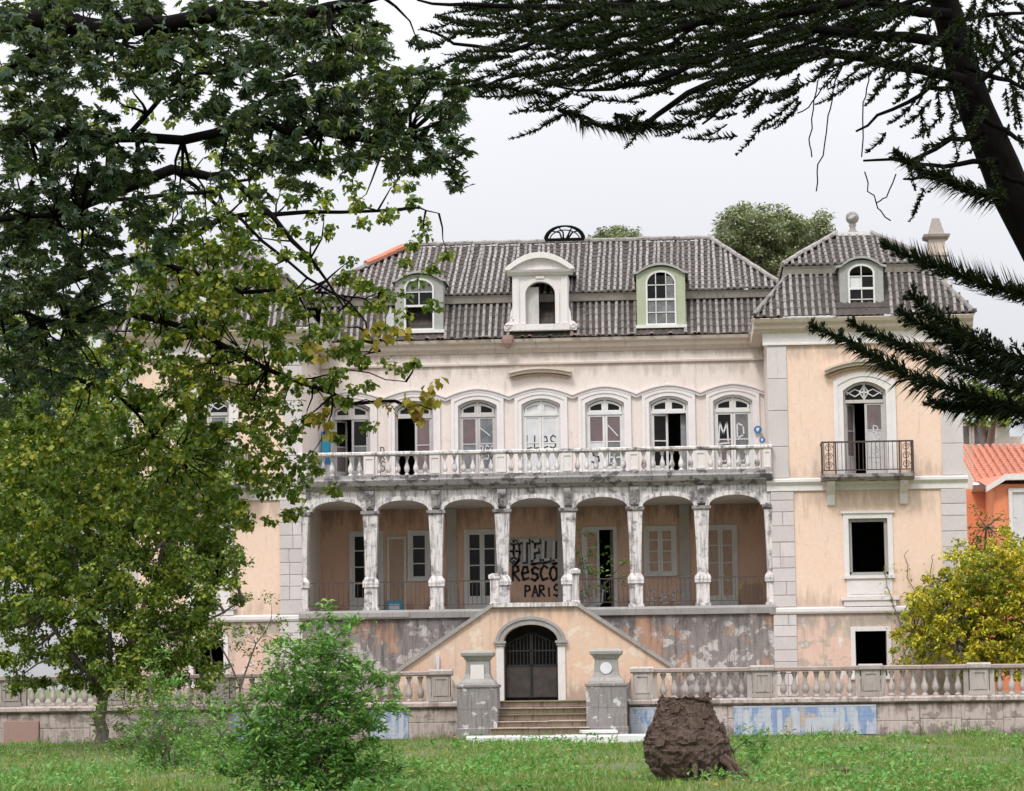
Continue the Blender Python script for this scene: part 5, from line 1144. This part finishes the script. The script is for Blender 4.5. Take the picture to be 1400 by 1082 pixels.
def pick(grid, x0, y0, cell, Ydep, r, spread=1.5, cut=0, jit=.5):
    """clump centres scattered where a coarse sketch of the crown says there is foliage (digits = how dense)"""
    out = []
    for j, row in enumerate(grid):
        for i, ch in enumerate(row):
            d = 0 if ch in ' .' else int(ch)
            if d <= cut: continue
            k = d/9*3.2; k = int(k)+(1 if random.random() < k-int(k) else 0)
            for _ in range(k):
                px = x0+(i+.5+random.uniform(-jit, jit))*cell; py = y0+(j+.5+random.uniform(-jit, jit))*cell
                Y = Ydep+random.uniform(-spread, spread); p = at(px, py, Y)
                out.append((p[0], p[1], p[2], r*random.uniform(.7, 1.25), random.uniform(.6, 1.2)))
    if len(out) < 4:        # a very small plant still gets a few clumps
        cells = sorted(((-int(ch), i, j) for j, row in enumerate(grid) for i, ch in enumerate(row) if ch not in ' .0'))[:4]
        for _, i, j in cells:
            p = at(x0+(i+.5)*cell, y0+(j+.5)*cell, Ydep); out.append((p[0], p[1], p[2], r, 1))
    return out
def limb(pts, Y, r0, r1, n=3, amp=.03):
    """limb through points given on the photograph and depths"""
    out = []; rr = random.Random(len(pts)*3+int(pts[0][0]))
    W = [at(p[0], p[1], p[2] if len(p) > 2 else Y) for p in pts]
    for a, b in zip(W, W[1:]):
        q = wob(a, b, n, amp, rr); out += [tuple(v) for v in q[:-1]]
    out.append(tuple(W[-1])); return (out, r0, r1)
# --- near dark tree, top left (large blue-green leaves), trunk outside the frame
GA = ["9999999999998100",
      "9988777899998220",
      "9967666799999764",
      "9764226899999988",
      "9875213788999888",
      "9998532357764566",
      "9999744221110002",
      "9996653100000000",
      "9996420000000000",
      "9997300000000000",
      "9998400000000000",
      "9985200000000000",
      "7764000000000000",
      "6530000000000000"]
YA = 27.0
lb = [limb([(-420, 900, 27), (-330, 500, 27), (-240, 150, 27), (-150, 40, 27), (0, 28, 27), (120, 38, 27), (230, 34, 26.8), (310, 10, 26.8), (420, 18, 26.6), (520, -6, 26.5)], YA, .20, .045),
      limb([(-240, 150, 27), (-60, 170, 27.3), (100, 182, 27.4), (250, 192, 27.2), (345, 168, 27), (420, 182, 27), (500, 192, 26.9), (560, 182, 26.8)], YA, .08, .018),
      limb([(-200, 120, 27), (-40, 110, 27.6), (90, 55, 27.6), (200, 70, 27.5)], YA, .06, .015),
      limb([(-300, 380, 27), (-120, 330, 26.6), (0, 300, 26.6), (110, 290, 26.6)], YA, .07, .02),
      limb([(-420, 900, 27), (-430, 1300, 27)], YA, .24, .26),
      limb([(-320, 480, 27), (-160, 440, 27), (0, 430, 26.8), (90, 440, 26.8)], YA, .06, .02),
      limb([(180, 180, 27.4), (240, 120, 27.2), (300, 100, 27), (360, 110, 26.9)], YA, .03, .01)]
base = at(-430, 1300, 27)
trA = tree('dark_leaf_tree', 'near tree with dark blue green leaves hanging over the upper left', 'tree', (base[0], 27, 0), lb,
     pick(GA, 0, 0, 40, YA, .13, 1.3)+pick(GA, 0, 0, 40, YA+.4, .12, 1.5, cut=4), .092, 'leaf_dark', 'bark_dark', 29, 'palmate', asp=.62, droop=.25, tr=.10)
# single large leaves of this tree, each its own object
lm = []
for k in range(4):
    V, F = leaf_arrays(np.zeros((1, 3)), .20, 'palmate', np.random.default_rng(k+3), .1, .15, .6, D=np.array([[1., 0, -.15]]))
    me = bpy.data.meshes.new('leaf'); me.from_pydata([tuple(map(float, v)) for v in V], [], [tuple(map(int, f)) for f in F]); me.materials.append(M['leaf_dark']); lm.append(me)
cl = [c for c in pick(GA[:6], 0, 0, 40, YA-1.2, .16, .35, cut=5)]; random.shuffle(cl)
for c in cl[:250]:
    o = link('leaf', random.choice(lm), trA, (c[0], c[1], c[2])); o.rotation_euler = (random.gauss(0, .5), random.gauss(.45, .4), random.uniform(0, 6.28)); s = random.uniform(.7, 1.1); o.scale = (s, s, s)
# --- olive-green tree with drooping sprays, upper and middle left
GB = ["2331000011100000",
      "0210001103000000",
      "0000013200021120",
      "0012210100012200",
      "0021120111021200",
      "0000012233332100",
      "0000133343333210",
      "0001478763222231",
      "0002689973222222",
      "0002699985333221",
      "0003799997645310",
      "0123799997655200",
      "1236899996455210",
      "2445789976432000",
      "3453588875421000",
      "5564377764220000",
      "7775556775310000",
      "6666554654200000"]
GB2 = ["0000089980000000",
       "0000278997300000",
       "0004579988500000",
       "2357788887300000",
       "5666667777400000",
       "8876666776400000",
       "9988777665300000",
       "9999887765300000",
       "9999998864000000",
       "9999998820000000",
       "8899999500000000",
       "7788888200000000",
       "6677662000000000"]
YB = 33.0
lb = [limb([(-380, 1240, 33), (-300, 800, 33), (-160, 480, 33), (0, 330, 33), (120, 275, 33), (235, 232, 33), (310, 238, 33), (400, 330, 32.6), (470, 420, 32.4)], YB, .17, .012),
      limb([(-160, 480, 33), (60, 400, 33.5), (200, 350, 33.6), (300, 300, 33.4), (420, 290, 33), (560, 285, 32.8), (600, 292, 32.6)], YB, .07, .006),
      limb([(120, 275, 33), (300, 262, 32.5), (360, 225, 32.5), (440, 200, 32.5), (520, 215, 32.3)], YB, .03, .006),
      limb([(60, 400, 33.5), (180, 430, 33), (300, 470, 33), (400, 520, 32.6), (480, 552, 32.5), (540, 548, 32.4), (590, 560, 32.4)], YB, .05, .012),
      limb([(400, 520, 32.6), (470, 505, 32.6), (555, 522, 32.5)], YB, .012, .006),
      limb([(-160, 480, 33), (40, 500, 33), (160, 540, 33.3), (240, 620, 33.5)], YB, .06, .012),
      limb([(235, 232, 33), (330, 300, 33), (420, 380, 32.7), (500, 440, 32.5), (520, 480, 32.4)], YB, .03, .006),
      limb([(200, 350, 33.6), (330, 400, 33), (440, 400, 32.8), (520, 400, 32.7)], YB, .04, .006)]
base = at(-380, 1240, 33)
tree('olive_leaf_tree', 'tree with olive green sprays drooping across the left half of the facade', 'tree', (base[0], 33, 0), lb,
     pick(GB, 0, 0, 40, YB, .13, 1.6)+pick(GB, 0, 0, 40, YB, .11, 1.9)+pick(GB2, 0, 320, 40, YB+.5, .13, 1.5), .078, 'leaf_olive', 'bark_dark', 42, 'simple', asp=.75, droop=.6, tr=.07)
# turned golden leaves at the tips
gold = [at(px, py, 32.2) for px, py in ((428, 570), (440, 560), (452, 590), (465, 545), (520, 548), (535, 556), (560, 545), (572, 555), (580, 540), (590, 530), (598, 520), (574, 566), (520, 440), (528, 455), (548, 452), (505, 452), (440, 486), (430, 470), (445, 580), (590, 548), (566, 560), (536, 452), (515, 465), (300, 200), (626, 168))]
tree('leaf_spray', 'small spray of turned golden leaves hanging before the left balcony windows', 'branch', tuple(gold[5]), [limb([(400, 520), (440, 536), (480, 552), (540, 550), (590, 560)], 32.25, .010, .005)], [(g[0], g[1], g[2], .10, 1) for g in gold[:-2]], .11, 'leaf_gold', 'bark_dark', 9, asp=.8, droop=.9, twigs=False)
# --- small tree standing on the lawn before the terrace at left
GC = ["0023320000",
      "0355544100",
      "5677776310",
      "7888888752",
      "8999999985",
      "9999999974",
      "9999999984",
      "9999999984",
      "8999999983",
      "8999999972",
      "7899999961",
      "5589999930",
      "2326874210"]
YC = 68.0
b0 = at(138, 1016, YC)
lb = [limb([(138, 1016), (136, 985), (142, 950), (128, 915), (120, 880), (110, 800), (90, 700)], YC, .19, .04, 2, .04),
      limb([(142, 950), (152, 930), (168, 905), (185, 860), (215, 780), (240, 700)], YC, .12, .03, 2, .04),
      limb([(140, 945), (118, 915), (95, 893), (60, 840), (20, 780)], YC, .10, .03, 2, .04),
      limb([(150, 934), (150, 860), (160, 760), (160, 660)], YC, .08, .02, 2, .04),
      limb([(168, 905), (220, 870), (280, 850), (330, 820)], YC, .06, .02, 2, .04)]
tree('bushy_lawn_tree', 'forked bushy tree with a broad mid green crown before the left balustrade', 'tree', (b0[0], YC, 0), lb,
     pick(GC, -20, 490, 35, YC, .34, 2.4)+pick(GC, -20, 490, 35, YC, .3, 2.6), .125, 'leaf_mid', 'bark', 150, asp=.6, droop=.5, tr=.25)
tree('dark_tree', 'dark leafy tree filling the left edge beyond the end of the terrace', 'tree', (at(-40, 905, 96)[0], 96, ZT), [limb([(-40, 930), (-35, 700), (-20, 500)], 96, .35, .12, 3)],
     pick(["4443210", "5554421", "5555542", "6666664", "7777776", "7777776", "8888876", "8888876", "8888875", "8888864"], -60, 420, 36, 96, .75, 3), .36, 'leaf_mid', 'bark', 60, asp=.5, tr=.3)
GC2 = ["2334433100", "3455443200", "2344332000", "1223332100"]
tree('pale_shrub', 'thin shrub with pale green leaves growing before the left wing', 'shrub', tuple(at(330, 985, 74.5))[:2]+(0,), [limb([(330, 1005), (328, 940), (300, 880), (270, 850)], 74.5, .04, .015, 2), limb([(328, 940), (350, 880), (370, 850)], 74.5, .03, .01, 2), limb([(330, 960), (400, 910)], 74.5, .02, .01, 2)],
     pick(["0022333200", "0134444310", "0244454420", "0134443420", "0023433320", "0012232200"], 190, 815, 27, 74.5, .30, .5), .10, 'leaf_mid', 'bark', 42, asp=.5, droop=.3, tr=.06)
# --- bushes on the lawn
def bush(label, px, py, Y, grid, x0, y0, cell, r, mat, leaf, per, spread=.6, stems=6, group='green bushes on the lawn'):
    b = at(px, py, Y); cl = pick(grid, x0, y0, cell, Y, r, spread); lb = []
    rr = random.Random(int(px))
    for k in range(stems):
        c = rr.choice(cl); q = wob((b[0]+rr.uniform(-.2, .2), Y+rr.uniform(-.2, .2), -.03), c[:3], 4, .05, rr); lb.append(([tuple(v) for v in q], .022, .008))
    per = per*2.3
    return tree('bush', label, 'bush', (b[0], Y, 0), lb, cl, leaf, mat, 'bark', per, asp=.34, droop=-.2, group=group, tr=.05)
bush('largest bright green bush on the lawn, left of the blue tile panel', 430, 1076, 41,
     ["00000000320000", "00000003531000", "00000135742000", "00000576876100", "00001786898310", "00013697989533", "12224588998762", "23346899899751", "22448999999650", "12359999999741", "01358999999851", "01247899999752", "00136889998753", "00135788887664"], 270, 830, 20, .17, 'leaf_bush', .12, 19, .5, 14)
bush('upright green bush left of the largest one, below the small balustrade gap', 225, 1036, 52,
     ["00010000", "00132000", "00254200", "01366310", "02577421", "13678654", "24788875", "24888876", "13578753"], 160, 890, 18, .18, 'leaf_bush', .10, 16, .5, 8)
bush('low feathery green bush at the foot of the lawn tree', 350, 1058, 48,
     ["0000100000", "0121212000", "1234343210", "2455566432", "3567777654", "4678888776", "3567777765"], 240, 950, 18, .15, 'leaf_bush', .09, 11, .5, 8)
bush('small weedy tuft beside the right edge of the stump', 1012, 1040, 47, ["0121", "2432", "4554", "3443"], 985, 985, 16, .12, 'weed', .09, 14, .3, 3)
bush('low green weeds before the foot of the largest bush', 520, 1070, 42, ["012210", "134531", "256764", "366775"], 470, 1010, 17, .13, 'weed', .09, 11, .3, 3)
bush('dark weedy shrub at the foot of the lawn tree beside its trunk', 195, 1020, 62,
     ["0012210000", "0134432100", "1355554310", "2466665421", "2466766532", "1355665421"], 120, 905, 19, .22, 'leaf_mid', .12, 13, .5, 6)
# --- yellow-green bush on the terrace at right
GD = ["0000001112000", "0000111234432", "0000246888999", "0002589999999", "0037999999999", "0488999999999", "2588999999999", "2489999999999", "4788789999999", "3686458899999", "2452357889998", "0010024667787"]
b0 = at(1330, 905, 79)
lb = [limb([(1330, 915), (1328, 880), (1310, 840), (1280, 800)], 79, .14, .03, 2), limb([(1332, 905), (1345, 850), (1360, 790)], 79, .12, .03, 2), limb([(1336, 905), (1375, 860), (1420, 820)], 79, .10, .03, 2), limb([(1328, 890), (1290, 870), (1250, 865)], 79, .06, .02, 2)]
tree('yellow_green_tree', 'broad yellow green autumn tree overhanging the balustrade at the right', 'tree', (b0[0], 79, ZT), lb,
     pick(GD, 1222, 722, 17, 79, .25, 1.3)+pick(GD, 1222, 722, 17, 79, .20, 1.4), .125, 'leaf_yellow', 'bark', 58, asp=.5, droop=.4, tr=.2)
tree('shrub', 'taller green shrub between the right wing and the orange house', 'shrub', tuple(at(1345, 740, 83))[:2]+(ZT,), [limb([(1345, 910), (1345, 800), (1348, 720)], 83, .06, .03, 2)],
     pick(["0133000", "1454320", "3666532", "4777643", "4777653"], 1315, 695, 14, 83, .26, .5), .12, 'leaf_mid', 'bark', 16, asp=.5, tr=.1)
# dry climber on the wing wall beside it
vn = thing('dry_climber', 'thin dry climbing plant on the right wing wall beside the square window', 'climber', tuple(at(1240, 900, 80.85)))
mb = MB()
for pts in ([(1240, 905), (1232, 860), (1222, 830), (1212, 800), (1208, 780)], [(1245, 880), (1262, 830), (1240, 790), (1236, 760), (1242, 752)], [(1255, 850), (1270, 800), (1275, 765), (1278, 758)], [(1232, 860), (1250, 840), (1262, 845)]):
    q, r0, r1 = limb(pts, 80.85, .02, .008, 2, .04); mb.tube(q, [r0+(r1-r0)*i/(len(q)-1) for i in range(len(q))], 4)
mb.build('stem', 'bark', vn)
V, F = leaf_arrays(np.array([at(random.uniform(1205, 1280), random.uniform(770, 860), 80.8) for _ in range(60)]), .14, 'simple', RNG); arr_mesh('leaves', V, F, 'leaf_yellow', vn, 'stuff')
# plants rooted in the loggia and along ledges
def ledge_plant(label, px, py, Y, grid, x0, y0, cell, mat, per=9, r=.15, leaf=.13):
    b = at(px, py, Y); cl = pick(grid, x0, y0, cell, Y, r, .15)
    lb = [([(b[0], Y, b[2]), ((b[0]+c[0])/2, Y, (b[2]+c[2])/2+.05), c[:3]], .014, .006) for c in cl[::3]]
    tree('plant', label, 'plant', tuple(b), lb, cl, leaf, mat, 'bark', per, asp=.45, droop=.1, twigs=False)
ledge_plant('leafy plant growing at the open loggia door right of the graffiti', 805, 828, 81.9, ["21000", "43000", "54120", "55243", "46343", "36332", "34222", "22110"], 786, 712, 14, 'leaf_bush')
ledge_plant('small yellowing weed in the loggia before the rightmost door', 998, 826, 81.6, ["1010", "2121", "1210"], 982, 784, 13, 'leaf_yellow', 5, .1, .1)
ledge_plant('tall weed on the ledge before the first loggia pillar', 475, 870, 80.4, ["0020", "0131", "1342", "2443"], 460, 822, 13, 'leaf_bush', 8, .12, .1)
ledge_plant('weed in the gutter left of the stone dormer', 692, 446, 84.3, ["12", "21"], 682, 430, 11, 'fascia', 4, .1, .1)
ledge_plant('withered pinkish weed in the gutter right of the stone dormer', 793, 446, 84.3, ["121", "232", "121"], 780, 425, 11, 'tile_pink', 6, .12, .1)
# --- far trees behind the roof
def far_tree(label, px, py, Y, grid, x0, y0, cell, r, per=70, leaf=.42, mat='leaf_far', top=None, kind='tree'):
    b = at(px, py, Y); cl = pick(grid, x0, y0, cell, Y, r, 2.5)
    lb = [([(b[0], Y, 0), (b[0]+.3, Y, b[2]*.55), (b[0], Y, b[2])], .5, .2)]
    for c in cl[::9]: lb.append(([(b[0], Y, b[2]*.9), tuple((Vector((b[0], Y, b[2]))+Vector(c[:3]))/2), c[:3]], .2, .05))
    tree(kind, label, 'tree', (b[0], Y, 0), lb, cl, leaf, mat, 'bark', per, asp=.5, tr=.25, group=None)
far_tree('large rounded grey green pine rising behind the main roof beside the right wing', 1060, 350, 140, ["001343332000110", "014777775443442", "047888888777774", "158888888888852", "267888888886220", "247888888872000", "245665577741000", "013443556630000", "000221344420000"], 972, 284, 11, .55, 120, .19, kind='pine_tree')
far_tree('small rounded treetop peeping over the roof ridge right of the iron cresting', 843, 345, 150, ["02333310", "36777773", "57777775"], 811, 313, 8.5, .5, 150, .17, kind='rounded_tree')
far_tree('dark green tree between the right wing and the neighbouring roofs', 1350, 590, 118, ["5665420", "6777652", "4566542", "1223310"], 1316, 528, 12, .45, 50, .30, 'leaf_mid', kind='dark_tree')
# ================================================================== NEIGHBOURING HOUSES at right
nh = thing('orange_house', 'orange neighbouring house with a red tiled roof and white window trim', 'house', tuple(at(1370, 905, 104))[:2]+(ZT,))
def hx(px, Y, py=660): return at(px, py, Y)[0]
def hz(px, py, Y): return at(px, py, Y)[2]
Yh = 104
x0, x1, x2 = hx(1300, Yh), hx(1356, Yh), hx(1560, Yh)
ze, zr = hz(1360, 668, Yh), hz(1380, 612, Yh+6)
mb = MB(); mb.box(x0, x2, Yh, Yh+12, 0, ze); mb.build('wall', 'orange', nh)
xf = hx(1358, Yh-3); Z2 = hz(1390, 655, Yh-3)
MB().box(xf, x2, Yh-3, Yh, 0, Z2-.2).build('front_wall', 'orange', nh)
mb = MB(); mb.add([(hx(1330, Yh), Yh-.5, ze+.15), (x2, Yh-.5, ze+.15), (x2, Yh+7, zr+.1), (hx(1332, Yh+7), Yh+7, zr+.1)], [(0, 1, 2, 3)]); rfh = mb.build('roof', 'tile_red', nh)
xr0 = hx(1331, Yh)
up = Vector((0, 7.5, zr-ze)); nrow = int((x2-xr0)/.30)
rm = row_mesh(up.length, .10, .4, 'tile_red'); uxx = Vector((1, 0, 0)); upn = up.normalized(); R3 = Matrix((uxx, upn, uxx.cross(upn))).transposed()
for i in range(min(nrow, 26)):
    o = link('tile_row', rm, rfh, (xr0+.15+.30*i, Yh-.5, ze+.17)); o.rotation_euler = R3.to_euler()
mb = MB(); mb.prism_x([(Yh-.6, ze), (Yh-.7, ze+.1), (Yh-.6, ze+.2), (Yh, ze+.2), (Yh, ze-.12)], xr0-.1, x2); mb.build('eaves_board', 'wood_white', nh)
zs_ = hz(1352, 668, Yh-3.4); zt_ = hz(1376, 652, Yh-3.4); xa_, xb_ = hx(1349, Yh-3.4), hx(1376, Yh-3.4)
mb = MB(); mb.band([(xa_, zs_-.12), (xb_, zt_-.12), (x2, zt_-.12)], [(xa_, zs_+.10), (xb_, zt_+.10), (x2, zt_+.10)], Yh-3.4, Yh-3); mb.build('gable_moulding', 'wood_white', nh)
mb = MB(); mb.add([(xa_, Yh-3.3, zs_+.1), (xb_, Yh-3.3, zt_+.1), (x2, Yh-3.3, zt_+.1), (x2, Yh+1, zt_+1.0), (xa_, Yh+.2, zs_+.6)], [(0, 1, 2, 3, 4)]); mb.build('porch_roof', 'tile_red', nh)
xw0, xw1 = hx(1378, Yh-3.05), hx(1425, Yh-3.05); zw1, zw0 = hz(1385, 668, Yh-3.05), hz(1385, 742, Yh-3.05)
mb = MB(); mb.band([(xw0+.15, zw0), (xw0+.15, zw1-.15), (xw1-.15, zw1-.15), (xw1-.15, zw0)], [(xw0, zw0), (xw0, zw1), (xw1, zw1), (xw1, zw0)], Yh-3.12, Yh-2.95); mb.box(xw0-.1, xw1+.1, Yh-3.25, Yh-2.95, zw0-.18, zw0); w = mb.build('window', 'wood_white', nh)
MB().box(xw0+.15, xw1-.15, Yh-3.04, Yh-3.02, zw0, zw1-.15).build('pane', 'white_pane', w)
Yk = 120
ph = thing('pale_house', 'pale house with a stepped parapet and red capped chimney behind the orange one', 'house', tuple(at(1370, 905, Yk))[:2]+(0,))
zb_ = hz(1360, 612, Yk); za_ = hz(1340, 578, Yk)
mb = MB(); mb.box(hx(1305, Yk), hx(1560, Yk), Yk, Yk+8, 0, zb_-.2); mb.box(hx(1312, Yk), hx(1348, Yk), Yk, Yk+3, zb_-.2, za_)
mb.prism([(hx(1348, Yk), zb_-.2), (hx(1400, Yk), zb_-.2), (hx(1400, Yk), hz(1390, 596, Yk)), (hx(1362, Yk), hz(1360, 598, Yk)), (hx(1348, Yk), za_)], Yk+.2, Yk+2); mb.build('wall', 'cream', ph)
for px in (1319, 1334): 
    a, b2 = hx(px, Yk), hx(px+8, Yk); z0_, z1_ = hz(px, 607, Yk), hz(px, 583, Yk)
    w = MB().band([(a, z0_), (a, z1_), (b2, z1_), (b2, z0_)], [(a-.1, z0_), (a-.1, z1_+.1), (b2+.1, z1_+.1), (b2+.1, z0_)], Yk-.06, Yk+.02).build('window', 'wood_white', ph); MB().box(a, b2, Yk-.02, Yk-.01, z0_, z1_).build('pane', 'grey_pane', w)
xc_ = hx(1376, Yk); z0_ = hz(1376, 610, Yk); z1_ = hz(1376, 575, Yk); z2_ = hz(1376, 556, Yk)
mb = MB(); mb.lathe([(.30, z0_-1), (.30, z1_), (.38, z1_+.05), (.38, z1_+.15)], (xc_, Yk+1, 0), square=True); c_ = mb.build('chimney', 'cream', ph)
MB().lathe([(.34, z1_+.15), (.22, z2_), (.05, z2_+.02)], (xc_, Yk+1, 0), square=True).build('chimney_cap', 'tile_red', c_)
# ================================================================== CONIFER, upper right
YN = 24.0
cf = thing('conifer_tree', 'near dark conifer with a leaning trunk and drooping needle boughs at the upper right', 'conifer', (at(1640, 1300, YN)[0], YN, 0))
def tubeset(L, name, mat, par, n=7):
    mb = MB()
    for pts, r0, r1 in L: mb.tube(pts, [r0+(r1-r0)*i/(len(pts)-1) for i in range(len(pts))], n)
    return mb.build(name, mat, par, smooth=True)
tubeset([limb([(1262, -120), (1290, 0), (1315, 90), (1345, 175), (1378, 255), (1440, 370), (1540, 620), (1640, 1000), (1680, 1450)], YN, .115, .26, 3, .006)], 'trunk', 'bark_dark', cf, 12)
BR = [[(1300, 20), (1180, 0), (1050, 22), (960, 30), (870, 62), (800, 85), (700, 105), (640, 118)],
      [(1290, -40), (1100, -20), (900, 10), (740, 10), (640, 6), (570, 0)],
      [(1320, 110), (1220, 90), (1120, 70), (1010, 90), (940, 128), (880, 172), (820, 172), (762, 150)],
      [(1310, 60), (1200, 50), (1080, 40), (980, 75), (900, 110), (840, 122), (760, 118)],
      [(1330, 130), (1270, 120), (1220, 150), (1170, 180)],
      [(1345, 180), (1300, 190), (1240, 222), (1180, 220)],
      [(1365, 220), (1310, 225), (1260, 225), (1215, 215)],
      [(1378, 270), (1330, 262), (1280, 245), (1235, 245)],
      [(1290, -20), (1180, 30), (1080, 70), (1000, 130), (960, 170)],
      [(1300, 30), (1360, 20), (1440, 10)], [(1320, 90), (1380, 110), (1440, 140)], [(1340, 160), (1390, 190), (1440, 210)], [(1330, 120), (1390, 70), (1440, 60)], [(1372, 240), (1410, 262), (1450, 270)],
      [(1290, 0), (1200, -10), (1120, 60), (1060, 110)], [(1100, -30), (1000, 0), (920, 60), (840, 90), (770, 90)], [(900, -20), (780, 30), (700, 70), (620, 60), (575, 40)]]
bl_ = [limb([(x, y, YN-abs(x-1300)/1300*1.2-.3) for x, y in b], YN, .055 if k < 4 else .03, .010, 3, .015) for k, b in enumerate(BR)]
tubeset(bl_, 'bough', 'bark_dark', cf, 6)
# fronds: a rope of needles with side shoots; needle geometry is real, thin blades
NV = []; NF = []; ncount = [0]
def needles(path, ln, dens, up=.35, w=.0075, sag=.5):
    P = np.array(path); seg = np.linalg.norm(np.diff(P, axis=0), axis=1); L = seg.sum(); n = int(L*dens)
    if n < 2: return
    t = np.sort(RNG.random(n))*L; cs = np.concatenate([[0], np.cumsum(seg)]); i = np.clip(np.searchsorted(cs, t)-1, 0, len(seg)-1)
    f = ((t-cs[i])/seg[i])[:, None]; B = P[i]*(1-f)+P[i+1]*f; d = (P[i+1]-P[i])/seg[i][:, None]
    a = RNG.random(n)*2*np.pi; s1 = np.cross(d, [0, 0.2, 1.0]); s1 /= np.linalg.norm(s1, axis=1)[:, None]+1e-9; s2 = np.cross(s1, d)
    out = s1*np.cos(a)[:, None]+s2*np.sin(a)[:, None]; l = ln*(.6+.7*RNG.random(n))[:, None]*np.minimum(1, .35+(L-t)/L*1.6)[:, None]
    dr = d*.75+out*.8; dr /= np.linalg.norm(dr, axis=1)[:, None]
    Mid = B+dr*l*.55; T = B+dr*l+np.array([0, 0, up])*l*.5
    sd_ = np.cross(dr, RNG.normal(0, 1, (n, 3))); sd_ /= np.linalg.norm(sd_, axis=1)[:, None]+1e-9
    V = np.stack([B-sd_*w, B+sd_*w, Mid+sd_*w, Mid-sd_*w, T], 1).reshape(-1, 3); o = np.arange(n)[:, None]*5+ncount[0]
    NV.append(V); NF.append(np.concatenate([o+[0, 1, 2], o+[0, 2, 3], o+[3, 2, 4]])); ncount[0] += n*5
TWB = MB()
def frond(pts, Y, side, dens, nl, thick=.02, n2=26, hang=0):
    q, r0, r1 = limb(pts, Y, thick, .006, 4, .01); TWB.tube(q, [r0+(r1-r0)*i/(len(q)-1) for i in range(len(q))], 5)
    needles(q, nl*3.6, dens*1.9, up=-.5 if hang == 0 else .6, w=.005); needles(q, nl*1.2, dens*1.6)
    Q = np.array(q); n = n2
    for k in range(n):
        t = (k+random.random()*.6)/n*(len(Q)-1.01); i = int(t); p = Q[i]*(1-(t-i))+Q[i+1]*(t-i); d = Q[min(i+1, len(Q)-1)]-Q[i]; d = d/np.linalg.norm(d)
        for s in (-1, 1):
            o = np.array([-d[2], 0, d[0]])*s; ln = side*random.uniform(.55, 1.1)*(1-.55*t/len(Q)); yv = np.array([0, random.uniform(-.8, .8), 0])
            e = p+(d*.75+o*.55+yv*.6)*ln+np.array([0, 0, .12*ln if s*(-d[2] if False else 1) and o[2] > 0 else -.10*ln]); m = (p+e)/2+np.array([0, 0, -.06*ln])
            TWB.tube([tuple(p), tuple(m), tuple(e)], [.006, .005, .003], 3); needles([p, m, e], nl, dens*.8)
F_ = [([(1440, 575), (1340, 548), (1260, 522), (1185, 482), (1108, 446)], 22.6, .20), ([(1440, 545), (1340, 512), (1250, 480), (1160, 438)], 22.9, .17), ([(1440, 505), (1370, 486), (1310, 455), (1242, 400)], 22.3, .26), ([(1440, 520), (1350, 498), (1290, 460), (1228, 424)], 22.4, .22),
      ([(1440, 412), (1370, 396), (1290, 368), (1205, 332)], 23.0, .16), ([(1440, 560), (1380, 560), (1320, 556), (1270, 548)], 22.7, .16), ([(1380, 275), (1320, 258), (1262, 235), (1222, 208)], 23.4, .13)]
for pts, Y, sd2 in F_: frond(pts, Y, sd2*.95, 240, .055, .030, 20, hang=1 if pts[0][1] == 412 else 0)
off = [limb([(1640, 900, 23.6), (1560, 700, 23), (1440, 560, 22.7)], YN, .06, .03), limb([(1600, 780, 23.6), (1500, 560, 22.8), (1440, 510, 22.4)], YN, .06, .03), limb([(1540, 620, 23.8), (1480, 440, 23.2), (1440, 412, 23)], YN, .06, .03)]
tubeset(off, 'bough', 'bark_dark', cf, 6)
# sprays along the boughs, pointing away from the trunk and hanging a little
G2 = ["0013788999999999999988978",
      "0124788999999999998766998",
      "0023576899999998877786598",
      "0002457777886678654677077",
      "0000134442345887321366067",
      "0000002212234532000244566",
      "0000000000000100001344055",
      "0000000000000000000243144",
      "0000000000000000000022001"]
rr = random.Random(5)
for j, row in enumerate(G2):
    for i, ch in enumerate(row):
        d = int(ch); k = (d/9)**1.9*6.4; k = int(k)+(1 if rr.random() < k-int(k) else 0)
        for _ in range(k):
            px = 520+(i+rr.random())*36; py = -10+(j+rr.random())*30; Y = YN-rr.uniform(-1.4, 2.2)
            a = at(px, py, Y); v = np.array([px-1330, (py+60)*.9]); v = v/np.linalg.norm(v); th = rr.gauss(0, .35); v = np.array([v[0]*math.cos(th)-v[1]*math.sin(th), v[0]*math.sin(th)+v[1]*math.cos(th)]); L = rr.uniform(45, 95)
            e = at(px+v[0]*L, py+v[1]*L*.5+rr.uniform(-8, 14), Y+rr.uniform(-.3, .3)); m = (a+e)/2+np.array([0, 0, -.03])
            TWB.tube([tuple(a), tuple(m), tuple(e)], [.010, .007, .003], 3); needles([a, m, e], .062, 330 if d > 5 else 240, .6, .0065)
for pts in ([(762, 150), (800, 168), (860, 178), (905, 178), (950, 172)], [(640, 118), (700, 122), (760, 135)], [(840, 155), (870, 168), (900, 170)]): frond(pts, 23, .10, 190, .034, .014, 16)
TWB.build('shoots', 'bark_dark', cf, kind='stuff')
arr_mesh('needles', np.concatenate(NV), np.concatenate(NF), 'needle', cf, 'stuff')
# thin hanging stems against the sky
hs = MB()
for pts in ([(1160, 60), (1142, 110), (1135, 150), (1130, 180), (1118, 225), (1116, 262)], [(1118, 110), (1112, 150), (1106, 190), (1110, 215)], [(1195, 45), (1188, 110), (1180, 140), (1178, 215)], [(1182, 235), (1186, 262), (1200, 285), (1218, 302)], [(1225, 238), (1212, 270), (1198, 278)], [(1165, 70), (1140, 100), (1110, 140), (1090, 155)]):
    q, _, _ = limb(pts, 23.5, .01, .01, 3, .012); hs.tube(q, [.006]*len(q), 4)
hs.build('hanging_stems', 'bark_dark', cf)
